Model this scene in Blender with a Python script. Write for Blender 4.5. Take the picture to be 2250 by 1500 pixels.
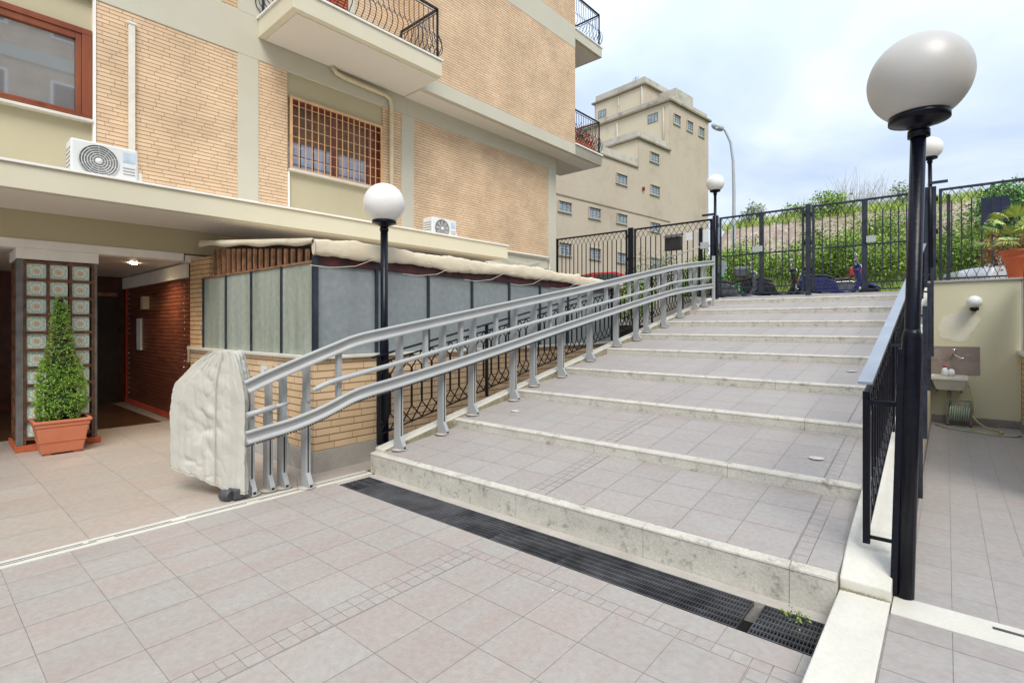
import bpy, math, random
from math import sin, cos, pi, radians, sqrt, atan2
from mathutils import Vector, Matrix, noise
random.seed(7)
for o in list(bpy.data.objects): bpy.data.objects.remove(o)
SC = bpy.context.scene
COL = SC.collection
# ---------------------------------------------------------------- camera
CAMZ = 1.5
FPX, CX, HY = 1134.0, 1125.0, 714.0
TH = radians(40.1)
cd = bpy.data.cameras.new('camera'); cam = bpy.data.objects.new('camera', cd); COL.objects.link(cam)
cam.location = (0, 0, CAMZ); cam.rotation_euler = (radians(90), 0, TH)
cd.sensor_width = 36; cd.lens = FPX/2250*36; cd.shift_y = -0.016; cd.clip_start = .05; cd.clip_end = 1500
SC.camera = cam
SC.view_settings.view_transform = 'Standard'; SC.view_settings.look = 'None'
SC.view_settings.exposure = 1.06; SC.view_settings.gamma = 1.0
# ---------------------------------------------------------------- sun
SUN_EL, SUN_AZ = 52.0, 128.0      # azimuth of the sun measured from +Y towards +X
ld = bpy.data.lights.new('sun', 'SUN'); ld.energy = 1.5; ld.angle = radians(30); ld.color = (1, .95, .87)
sun = bpy.data.objects.new('sun', ld); COL.objects.link(sun)
sd = Vector((sin(radians(SUN_AZ))*cos(radians(SUN_EL)), cos(radians(SUN_AZ))*cos(radians(SUN_EL)), sin(radians(SUN_EL))))
sun.rotation_euler = sd.to_track_quat('Z', 'Y').to_euler(); sun.location = sd*60
# ---------------------------------------------------------------- world
w = bpy.data.worlds.new('World'); SC.world = w; w.use_nodes = True
nt = w.node_tree; nt.nodes.clear()
def N(nt, t, **k):
    n = nt.nodes.new(t)
    for a, v in k.items():
        if a in n.inputs.keys() and not hasattr(n, a): n.inputs[a].default_value = v
        else: setattr(n, a, v)
    return n
out = N(nt, 'ShaderNodeOutputWorld'); bg = N(nt, 'ShaderNodeBackground'); bg.inputs['Strength'].default_value = .11
sky = N(nt, 'ShaderNodeTexSky'); sky.sky_type = 'NISHITA'; sky.sun_disc = False
sky.sun_elevation = radians(SUN_EL); sky.sun_rotation = radians(SUN_AZ); sky.air_density = 1.0; sky.dust_density = 1.5
tc = N(nt, 'ShaderNodeTexCoord'); sx = N(nt, 'ShaderNodeSeparateXYZ'); nt.links.new(tc.outputs['Generated'], sx.inputs[0])
ad = N(nt, 'ShaderNodeMath', operation='ADD'); nt.links.new(sx.outputs['Z'], ad.inputs[0]); ad.inputs[1].default_value = .22
mx_ = N(nt, 'ShaderNodeMath', operation='MAXIMUM'); nt.links.new(ad.outputs[0], mx_.inputs[0]); mx_.inputs[1].default_value = .05
dx = N(nt, 'ShaderNodeMath', operation='DIVIDE'); dy = N(nt, 'ShaderNodeMath', operation='DIVIDE')
nt.links.new(sx.outputs['X'], dx.inputs[0]); nt.links.new(mx_.outputs[0], dx.inputs[1])
nt.links.new(sx.outputs['Y'], dy.inputs[0]); nt.links.new(mx_.outputs[0], dy.inputs[1])
cb = N(nt, 'ShaderNodeCombineXYZ'); nt.links.new(dx.outputs[0], cb.inputs[0]); nt.links.new(dy.outputs[0], cb.inputs[1])
no = N(nt, 'ShaderNodeTexNoise'); no.inputs['Scale'].default_value = 1.15; no.inputs['Detail'].default_value = 6; no.inputs['Roughness'].default_value = .5; no.inputs['Distortion'].default_value = .3
nt.links.new(cb.outputs[0], no.inputs['Vector'])
cr = N(nt, 'ShaderNodeValToRGB'); nt.links.new(no.outputs[0], cr.inputs[0])
e = cr.color_ramp.elements
e[0].position = .34; e[0].color = (2.35, 2.85, 3.75, 1); e[1].position = .66; e[1].color = (4.5, 4.8, 5.1, 1)
el = cr.color_ramp.elements.new(.5); el.color = (3.2, 3.65, 4.4, 1)
# brighter overhead than at the horizon
mr = N(nt, 'ShaderNodeMapRange'); nt.links.new(sx.outputs['Z'], mr.inputs[0]); mr.inputs[1].default_value = .05; mr.inputs[2].default_value = .6; mr.inputs[3].default_value = .84; mr.inputs[4].default_value = 1.5
vm = N(nt, 'ShaderNodeVectorMath', operation='SCALE'); nt.links.new(cr.outputs[0], vm.inputs[0]); nt.links.new(mr.outputs[0], vm.inputs['Scale'])
mix = N(nt, 'ShaderNodeMixRGB'); mix.inputs[0].default_value = .86
nt.links.new(sky.outputs[0], mix.inputs[1]); nt.links.new(vm.outputs[0], mix.inputs[2])
nt.links.new(mix.outputs[0], bg.inputs['Color']); nt.links.new(bg.outputs[0], out.inputs[0])
# ---------------------------------------------------------------- materials
def lin(c):
    return tuple(((x/255)/12.92 if x/255 <= .04045 else (((x/255)+.055)/1.055)**2.4) for x in c)
MATS = {}
def mat(name, col, rough=.7, metal=0., var=.12, vscale=6., bump=0., bscale=80., col2=None, spec=.5, stain=None, rnd=0., stretch=None, coat=0., emit=None, trans=0., ior=1.45, stain_scale=3., stain_lo=.55, stain_hi=.7, fine=0.):
    """procedural principled material: noise variation between two colours, optional stains, bump, per-face random value"""
    if name in MATS: return MATS[name]
    m = bpy.data.materials.new(name); m.use_nodes = True; nt = m.node_tree; L = nt.links.new
    b = nt.nodes['Principled BSDF']
    b.inputs['Roughness'].default_value = rough; b.inputs['Metallic'].default_value = metal
    b.inputs['Specular IOR Level'].default_value = spec; b.inputs['Coat Weight'].default_value = coat
    if trans: b.inputs['Transmission Weight'].default_value = trans; b.inputs['IOR'].default_value = ior
    tc = N(nt, 'ShaderNodeTexCoord'); mp = N(nt, 'ShaderNodeMapping'); L(tc.outputs['Object'], mp.inputs[0])
    if stretch: mp.inputs['Scale'].default_value = stretch
    n1 = N(nt, 'ShaderNodeTexNoise'); n1.inputs['Scale'].default_value = vscale; n1.inputs['Detail'].default_value = 5; n1.inputs['Roughness'].default_value = .6
    L(mp.outputs[0], n1.inputs['Vector'])
    c2 = col2 or tuple(max(0, x*(1-var*2)) for x in col); c1 = tuple(min(1, x*(1+var)) for x in col) if not col2 else col
    mx = N(nt, 'ShaderNodeMixRGB'); mx.inputs[1].default_value = (*c1, 1); mx.inputs[2].default_value = (*c2, 1)
    rp = N(nt, 'ShaderNodeMapRange'); L(n1.outputs[0], rp.inputs[0]); rp.inputs[1].default_value = .32; rp.inputs[2].default_value = .68
    L(rp.outputs[0], mx.inputs[0]); cur = mx.outputs[0]
    if fine:
        nf = N(nt, 'ShaderNodeTexNoise'); nf.inputs['Scale'].default_value = vscale*14; nf.inputs['Detail'].default_value = 3; L(tc.outputs['Object'], nf.inputs['Vector'])
        mf = N(nt, 'ShaderNodeMapRange'); L(nf.outputs[0], mf.inputs[0]); mf.inputs[1].default_value = .3; mf.inputs[2].default_value = .7; mf.inputs[3].default_value = 1-fine; mf.inputs[4].default_value = 1+fine
        vf = N(nt, 'ShaderNodeVectorMath', operation='SCALE'); L(cur, vf.inputs[0]); L(mf.outputs[0], vf.inputs['Scale']); cur = vf.outputs[0]
    if rnd:
        at = N(nt, 'ShaderNodeAttribute', attribute_name='rnd')
        # per-face lightness
        mr = N(nt, 'ShaderNodeMapRange'); L(at.outputs['Fac'], mr.inputs[0]); mr.inputs[3].default_value = 1-rnd; mr.inputs[4].default_value = 1+rnd
        vs = N(nt, 'ShaderNodeVectorMath', operation='SCALE'); L(cur, vs.inputs[0]); L(mr.outputs[0], vs.inputs['Scale']); cur = vs.outputs[0]
        # shift the noise from face to face
        sh = N(nt, 'ShaderNodeVectorMath', operation='SCALE'); cc = N(nt, 'ShaderNodeCombineXYZ')
        for i in range(3): L(at.outputs['Fac'], cc.inputs[i])
        L(cc.outputs[0], sh.inputs[0]); sh.inputs['Scale'].default_value = 37.
        ac = N(nt, 'ShaderNodeVectorMath', operation='ADD'); L(mp.outputs[0], ac.inputs[0]); L(sh.outputs[0], ac.inputs[1]); L(ac.outputs[0], n1.inputs['Vector'])
    if stain:
        n2 = N(nt, 'ShaderNodeTexNoise'); n2.inputs['Scale'].default_value = stain_scale; n2.inputs['Detail'].default_value = 9; n2.inputs['Roughness'].default_value = .72
        L(tc.outputs['Object'], n2.inputs['Vector'])
        r2 = N(nt, 'ShaderNodeMapRange'); L(n2.outputs[0], r2.inputs[0]); r2.inputs[1].default_value = stain_lo; r2.inputs[2].default_value = stain_hi
        m2 = N(nt, 'ShaderNodeMixRGB'); m2.inputs[2].default_value = (*stain, 1); L(cur, m2.inputs[1]); L(r2.outputs[0], m2.inputs[0]); cur = m2.outputs[0]
    L(cur, b.inputs['Base Color'])
    if bump:
        nb = N(nt, 'ShaderNodeTexNoise'); nb.inputs['Scale'].default_value = bscale; nb.inputs['Detail'].default_value = 4; L(tc.outputs['Object'], nb.inputs['Vector'])
        bp = N(nt, 'ShaderNodeBump'); bp.inputs['Strength'].default_value = bump; bp.inputs['Distance'].default_value = .01; L(nb.outputs[0], bp.inputs['Height']); L(bp.outputs[0], b.inputs['Normal'])
    if emit:
        b.inputs['Emission Color'].default_value = (*emit[0], 1); b.inputs['Emission Strength'].default_value = emit[1]
    MATS[name] = m; return m
KX = 2.0   # stretches the lookup so that upright joints are thinner than bed joints
def brickmat(name, ax, c1, c2, mort, bw=.25, rh=.06, ms=.006, rough=.85, both=False):
    if name in MATS: return MATS[name]
    m = bpy.data.materials.new(name); m.use_nodes = True; nt = m.node_tree; L = nt.links.new; b = nt.nodes['Principled BSDF']
    b.inputs['Roughness'].default_value = rough; b.inputs['Specular IOR Level'].default_value = .3
    tc = N(nt, 'ShaderNodeTexCoord'); s = N(nt, 'ShaderNodeSeparateXYZ'); L(tc.outputs['Object'], s.inputs[0]); c = N(nt, 'ShaderNodeCombineXYZ')
    if both:
        a = N(nt, 'ShaderNodeMath', operation='ADD'); L(s.outputs['X'], a.inputs[0]); L(s.outputs['Y'], a.inputs[1]); L(a.outputs[0], c.inputs[0])
    else: L(s.outputs[ax], c.inputs[0])
    fl_ = N(nt, 'ShaderNodeMath', operation='DIVIDE'); L(s.outputs['Z'], fl_.inputs[0]); fl_.inputs[1].default_value = rh
    f2 = N(nt, 'ShaderNodeMath', operation='FLOOR'); L(fl_.outputs[0], f2.inputs[0])
    wn = N(nt, 'ShaderNodeTexWhiteNoise'); wn.noise_dimensions = '1D'; L(f2.outputs[0], wn.inputs['W'])
    src = c.inputs[0].links[0].from_socket
    wm = N(nt, 'ShaderNodeMath', operation='MULTIPLY'); L(wn.outputs['Value'], wm.inputs[0]); wm.inputs[1].default_value = bw*KX
    sk_ = N(nt, 'ShaderNodeMath', operation='MULTIPLY'); L(src, sk_.inputs[0]); sk_.inputs[1].default_value = KX
    sa = N(nt, 'ShaderNodeMath', operation='ADD'); L(sk_.outputs[0], sa.inputs[0]); L(wm.outputs[0], sa.inputs[1]); L(sa.outputs[0], c.inputs[0])
    L(s.outputs['Z'], c.inputs[1])
    br = N(nt, 'ShaderNodeTexBrick'); L(c.outputs[0], br.inputs['Vector']); br.inputs['Scale'].default_value = 1
    br.inputs['Brick Width'].default_value = bw*KX; br.inputs['Row Height'].default_value = rh; br.inputs['Mortar Size'].default_value = ms; br.inputs['Mortar Smooth'].default_value = .25
    br.inputs['Color1'].default_value = (*c1, 1); br.inputs['Color2'].default_value = (*c2, 1); br.inputs['Mortar'].default_value = (*mort, 1); br.offset = 0.; br.offset_frequency = 2
    n1 = N(nt, 'ShaderNodeTexNoise'); n1.inputs['Scale'].default_value = 1.7; n1.inputs['Detail'].default_value = 6; L(tc.outputs['Object'], n1.inputs['Vector'])
    mr = N(nt, 'ShaderNodeMapRange'); L(n1.outputs[0], mr.inputs[0]); mr.inputs[1].default_value = .3; mr.inputs[2].default_value = .7; mr.inputs[3].default_value = .86; mr.inputs[4].default_value = 1.1
    v = N(nt, 'ShaderNodeVectorMath', operation='SCALE'); L(br.outputs['Color'], v.inputs[0]); L(mr.outputs[0], v.inputs['Scale']); L(v.outputs[0], b.inputs['Base Color'])
    bp = N(nt, 'ShaderNodeBump'); bp.invert = True; bp.inputs['Strength'].default_value = .8; bp.inputs['Distance'].default_value = .012; L(br.outputs['Fac'], bp.inputs['Height']); L(bp.outputs[0], b.inputs['Normal'])
    MATS[name] = m; return m
def ribmat(name, c1, c2, ax='X', per=.1, rough=.5, depth=.02):
    """ribbed panel: wave bands along one axis with slightly varied colour"""
    if name in MATS: return MATS[name]
    m = bpy.data.materials.new(name); m.use_nodes = True; nt = m.node_tree; L = nt.links.new; b = nt.nodes['Principled BSDF']
    b.inputs['Roughness'].default_value = rough
    tc = N(nt, 'ShaderNodeTexCoord'); wv = N(nt, 'ShaderNodeTexWave'); wv.wave_type = 'BANDS'; wv.bands_direction = ax; wv.wave_profile = 'SAW'; wv.inputs['Scale'].default_value = 1/(per*pi*2)*pi/1.0*.318*3.14159/ 1.0
    wv.inputs['Scale'].default_value = .05*2*pi/per/2/pi*10/1.0*.1*6.2832/ (2*pi)*pi*.3183*2
    L(tc.outputs['Object'], wv.inputs['Vector'])
    n1 = N(nt, 'ShaderNodeTexNoise'); n1.inputs['Scale'].default_value = 3; L(tc.outputs['Object'], n1.inputs['Vector'])
    mx = N(nt, 'ShaderNodeMixRGB'); mx.inputs[1].default_value = (*c1, 1); mx.inputs[2].default_value = (*c2, 1); L(n1.outputs[0], mx.inputs[0]); L(mx.outputs[0], b.inputs['Base Color'])
    bp = N(nt, 'ShaderNodeBump'); bp.inputs['Strength'].default_value = .8; bp.inputs['Distance'].default_value = depth; L(wv.outputs['Fac'], bp.inputs['Height']); L(bp.outputs[0], b.inputs['Normal'])
    MATS[name] = m; return m

M = {}
M['tile'] = mat('floor_tile', (.375, .362, .332), .55, col2=(.375, .315, .285), vscale=1.9, stretch=(2.6, .5, 1), rnd=.03, bump=.2, bscale=90, fine=.07, stain=(.30, .265, .235), stain_scale=1.6, stain_lo=.54, stain_hi=1.05)
M['tile2'] = mat('tread_tile', (.365, .348, .325), .55, col2=(.365, .32, .295), vscale=2.2, stretch=(.6, 2.2, 1), rnd=.03, bump=.2, bscale=90, fine=.07, stain=(.29, .26, .23), stain_scale=1.6, stain_lo=.54, stain_hi=1.05)
M['tile3'] = mat('porch_tile', (.42, .385, .335), .45, col2=(.42, .345, .295), vscale=1.5, stretch=(1.2, .6, 1), rnd=.04, bump=.12, bscale=140, fine=.08)
M['grout'] = mat('grout', (.28, .25, .235), .9, var=.15, vscale=9)
M['trav'] = mat('travertine', (.60, .575, .50), .6, col2=(.50, .475, .41), vscale=5, bump=.25, bscale=60, stain=(.15, .145, .11), stain_scale=11., stain_lo=.535, stain_hi=.73, fine=.10)
M['marble'] = mat('white_marble', (.70, .68, .60), .5, col2=(.62, .60, .52), vscale=4, bump=.1, stain=(.40, .38, .30), stain_scale=3.2, stain_lo=.58, stain_hi=.85, fine=.04)
M['mould'] = mat('mossy_stone', (.20, .18, .11), .9, col2=(.38, .34, .24), vscale=9, bump=.5, bscale=50, stain=(.07, .08, .03), stain_scale=8)
M['conc'] = mat('concrete', (.47, .44, .395), .85, col2=(.39, .365, .325), vscale=4, bump=.3, bscale=70, fine=.06)
M['plaster'] = mat('plaster', (.66, .62, .475), .9, col2=(.63, .585, .44), vscale=1.3, bump=.08, bscale=160)
M['plaster_g'] = mat('plaster_grey', (.56, .535, .43), .9, col2=(.53, .50, .395), vscale=1.3, bump=.08, bscale=160)
M['plaster_b'] = mat('plaster_bay', (.50, .45, .30), .9, col2=(.47, .415, .27), vscale=1.1, bump=.08, bscale=160)
M['soffit'] = mat('soffit_paint', (.72, .67, .60), .85, col2=(.69, .64, .57), vscale=.9)
M['white'] = mat('white_paint', (.86, .84, .78), .7, var=.04, vscale=3)
M['ceil'] = ribmat('ceiling_slats', (.74, .69, .62), (.66, .61, .54), 'X', .12)
M['brick'] = brickmat('brick_cladding', 'Y', (.75, .555, .365), (.68, .485, .305), (.33, .215, .125), bw=.25, rh=.053, ms=.0055)
M['brick_both'] = brickmat('brick_corner', 'X', (.70, .47, .26), (.60, .39, .21), (.20, .12, .06), both=True, bw=.25, rh=.065, ms=.006)
M['brick_base'] = brickmat('brick_plinth', 'X', (.72, .53, .34), (.64, .455, .27), (.24, .155, .085), both=True, bw=.27, rh=.0735, ms=.006)
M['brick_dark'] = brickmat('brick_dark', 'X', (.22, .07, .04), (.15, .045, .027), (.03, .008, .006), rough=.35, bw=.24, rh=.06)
M['black'] = mat('black_paint', (.005, .006, .013), .28, var=.25, vscale=30, bump=.10, bscale=90, spec=.22, stain=(.10, .10, .11), stain_scale=22, stain_lo=.70, stain_hi=.78)
M['black2'] = mat('black_iron', (.009, .010, .015), .45, var=.2, vscale=12, spec=.25)
M['grey_iron'] = mat('greyblue_iron', (.026, .032, .048), .45, var=.3, vscale=8, spec=.4)
M['hand'] = mat('handrail_grey', (.30, .34, .40), .35, col2=(.24, .28, .34), vscale=5, spec=.7)
M['alu'] = mat('painted_aluminium', (.41, .425, .42), .45, col2=(.37, .385, .38), vscale=3, spec=.6, bump=.04)
M['alu2'] = mat('painted_aluminium_post', (.38, .395, .395), .5, col2=(.34, .355, .355), vscale=4, spec=.5)
M['globe'] = mat('opal_globe', (.80, .79, .75), .22, var=.03, vscale=2, spec=.6, stain=(.60, .55, .44), stain_scale=7, stain_lo=.62, stain_hi=.9)
M['globe_old'] = mat('aged_globe', (.49, .485, .465), .4, col2=(.55, .52, .46), vscale=2.5, spec=.6, stain=(.40, .33, .24), stain_scale=11, stain_lo=.63, stain_hi=.8)
M['cover'] = mat('canvas_cover', (.58, .565, .50), .8, col2=(.47, .455, .39), vscale=2.5, bump=.35, bscale=420, stain=(.50, .46, .35), stain_scale=2.5, stain_lo=.6, stain_hi=.85)
M['awn'] = mat('awning_canvas', (.70, .62, .46), .85, col2=(.62, .54, .40), vscale=3, bump=.35, bscale=30, stain=(.42, .31, .19), stain_scale=4, stain_lo=.58, stain_hi=.82)
M['glassf'] = mat('frosted_glass', (.28, .31, .315), .14, col2=(.235, .265, .275), vscale=1.2, spec=.5, stain=(.36, .36, .34), stain_scale=2.2, stain_lo=.6, stain_hi=.9, fine=.08)
M['glassl'] = mat('dirty_frosted_glass', (.44, .475, .42), .35, col2=(.28, .31, .235), vscale=1.1, stretch=(4.5, 4.5, .35), spec=.5, fine=.10)
M['wood'] = mat('red_brown_wood', (.26, .075, .028), .35, col2=(.17, .04, .018), vscale=4, stretch=(1, 1, .3), spec=.5)
M['slat'] = mat('brown_slat', (.30, .15, .075), .6, var=.25, vscale=12)
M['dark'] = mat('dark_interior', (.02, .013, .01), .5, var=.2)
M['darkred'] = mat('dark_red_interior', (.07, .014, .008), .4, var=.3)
M['redskirt'] = mat('red_skirting', (.60, .07, .03), .4, var=.15)
M['cotto'] = mat('cotto_edge', (.55, .13, .05), .6, var=.15)
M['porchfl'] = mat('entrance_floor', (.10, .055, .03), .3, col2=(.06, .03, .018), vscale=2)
M['winglass'] = mat('window_glass', (.50, .53, .56), .03, metal=.75, var=.03, vscale=1)
M['blind'] = mat('roller_blind', (.22, .125, .075), .7, var=.12, vscale=3)
M['curtain'] = mat('net_curtain', (.45, .52, .70), .8, var=.12, vscale=3, stretch=(1, 6, .4))
M['ironpeach'] = mat('peach_grille', (.72, .43, .21), .5, var=.08)
M['steel'] = mat('steel', (.40, .40, .40), .3, metal=.9, var=.1)
M['grate'] = mat('galvanised_grate', (.10, .103, .112), .5, metal=.1, var=.3, vscale=5, stain=(.05, .05, .055), stain_scale=3)
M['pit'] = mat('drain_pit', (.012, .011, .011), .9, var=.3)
M['acw'] = mat('ac_casing', (.70, .71, .70), .4, var=.03, vscale=2)
M['acg'] = mat('ac_grille', (.23, .23, .22), .5, var=.1)
M['pipe'] = mat('cream_pipe', (.64, .55, .37), .5, var=.05)
M['pipew'] = mat('white_conduit', (.74, .70, .60), .5, var=.05)
M['terra'] = mat('terracotta_plastic', (.56, .185, .095), .55, col2=(.50, .16, .08), vscale=5, stain=(.42, .16, .10), stain_scale=5, stain_lo=.55)
M['terra2'] = mat('terracotta_pot', (.64, .145, .045), .6, col2=(.56, .12, .04), vscale=6)
M['soil'] = mat('soil', (.035, .022, .015), .95, var=.4, vscale=30, bump=.8)
M['leaf_box'] = mat('topiary_leaf', (.17, .34, .045), .5, col2=(.30, .48, .08), vscale=9, rnd=.5, spec=.4)
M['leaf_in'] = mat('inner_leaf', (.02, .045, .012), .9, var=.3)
M['leaf_palm'] = mat('palm_leaf', (.27, .40, .07), .45, col2=(.42, .46, .09), vscale=4, rnd=.4)
M['leaf_bush'] = mat('bush_leaf', (.17, .31, .045), .6, col2=(.30, .42, .075), vscale=1.2, rnd=.45)
M['leaf_dark'] = mat('ivy_leaf', (.10, .26, .07), .55, col2=(.17, .34, .09), vscale=2, rnd=.5)
M['leaf_olive'] = mat('olive_leaf', (.27, .33, .19), .6, col2=(.36, .41, .25), vscale=4, rnd=.45)
M['leaf_red'] = mat('red_brown_leaf', (.36, .12, .055), .65, col2=(.26, .16, .06), vscale=4, rnd=.45)
M['grass'] = mat('grass_blade', (.28, .42, .07), .7, col2=(.42, .50, .12), vscale=.8, rnd=.35)
M['twig'] = mat('pale_twig', (.58, .56, .55), .9, var=.15)
M['bark'] = mat('bark', (.16, .12, .08), .9, var=.3, vscale=14, bump=.6)
M['bank'] = mat('bank_soil', (.36, .29, .235), .95, col2=(.25, .19, .14), vscale=1.6, bump=1., bscale=6, stain=(.52, .48, .43), stain_scale=7, stain_lo=.52, stain_hi=.64)
M['bankg'] = mat('bank_grass', (.15, .235, .05), .95, col2=(.22, .28, .07), vscale=1.5, bump=1., bscale=9)
M['asph'] = mat('asphalt', (.12, .115, .11), .9, var=.15, vscale=3, bump=.4)
M['fb'] = mat('far_render', (.49, .415, .32), .92, col2=(.44, .37, .28), vscale=.35, stain=(.37, .305, .23), stain_scale=.35, stain_lo=.52, stain_hi=.75, fine=.03)
M['fb2'] = mat('far_render_pale', (.60, .52, .38), .92, col2=(.56, .48, .34), vscale=.4, stain=(.40, .36, .27), stain_scale=.6, stain_lo=.55, stain_hi=.8)
M['fb3'] = mat('far_parapet', (.52, .49, .42), .92, col2=(.42, .39, .32), vscale=.9, stain=(.16, .14, .11), stain_scale=1.1, stain_lo=.52, stain_hi=.75)
M['fbw'] = mat('far_window_glass', (.34, .40, .44), .3, var=.2, vscale=3)
M['fbf'] = mat('far_window_frame', (.13, .13, .13), .6, var=.1)
M['redcar'] = mat('red_car_paint', (.55, .02, .02), .2, var=.04, coat=1., spec=.6)
M['whitecar'] = mat('white_car_paint', (.62, .63, .64), .25, var=.04, coat=1.)
M['carglass'] = mat('car_glass', (.03, .045, .045), .05, var=.1, spec=1., coat=1.)
M['rubber'] = mat('rubber', (.015, .015, .016), .8, var=.2)
M['blackpl'] = mat('black_plastic', (.02, .021, .025), .4, var=.2)
M['bluep'] = mat('blue_scooter_paint', (.02, .025, .16), .25, var=.05, coat=1.)
M['redp'] = mat('red_scooter_paint', (.34, .02, .03), .35, var=.05, coat=1.)
M['greenp'] = mat('green_scooter_paint', (.02, .22, .05), .25, var=.05, coat=1.)
M['greyp'] = mat('grey_scooter_paint', (.10, .105, .12), .25, var=.1, coat=1.)
M['chrome'] = mat('chrome', (.6, .6, .6), .15, metal=1., var=.1)
M['screen'] = mat('windscreen', (.45, .55, .55), .1, var=.05, spec=.8)
M['ceramic'] = mat('sink_ceramic', (.66, .645, .58), .25, var=.05, vscale=5, spec=.6)
M['hose'] = mat('green_hose', (.38, .46, .34), .5, var=.1)
M['hosey'] = mat('yellow_hose', (.52, .46, .20), .5, var=.1)
M['splash'] = mat('splash_tile', (.30, .235, .21), .6, col2=(.25, .19, .17), vscale=5, stain=(.42, .38, .35), stain_scale=5, rnd=.1)
M['endwall'] = mat('yellowed_plaster', (.68, .645, .45), .9, col2=(.64, .60, .41), vscale=.9, bump=.05, stain=(.66, .62, .46), stain_scale=1.35, stain_lo=.55, stain_hi=.8)
M['skirt'] = mat('grey_skirting', (.30, .255, .225), .7, var=.15, vscale=8)
M['light'] = mat('lit_bulb', (1, .9, .7), .4, emit=((1, .80, .50), 30.))
M['paper'] = mat('notice_white', (.72, .74, .76), .6, var=.05)
M['blueb'] = mat('blue_board', (.022, .028, .075), .4, var=.2)
M['redpl'] = mat('red_plastic', (.55, .03, .02), .4, var=.05)
M['hut'] = mat('hut_wall', (.55, .50, .47), .9, var=.06, vscale=1.5)
M['lampgrey'] = mat('grey_steel_pole', (.42, .46, .47), .5, var=.06, vscale=2)

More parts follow.
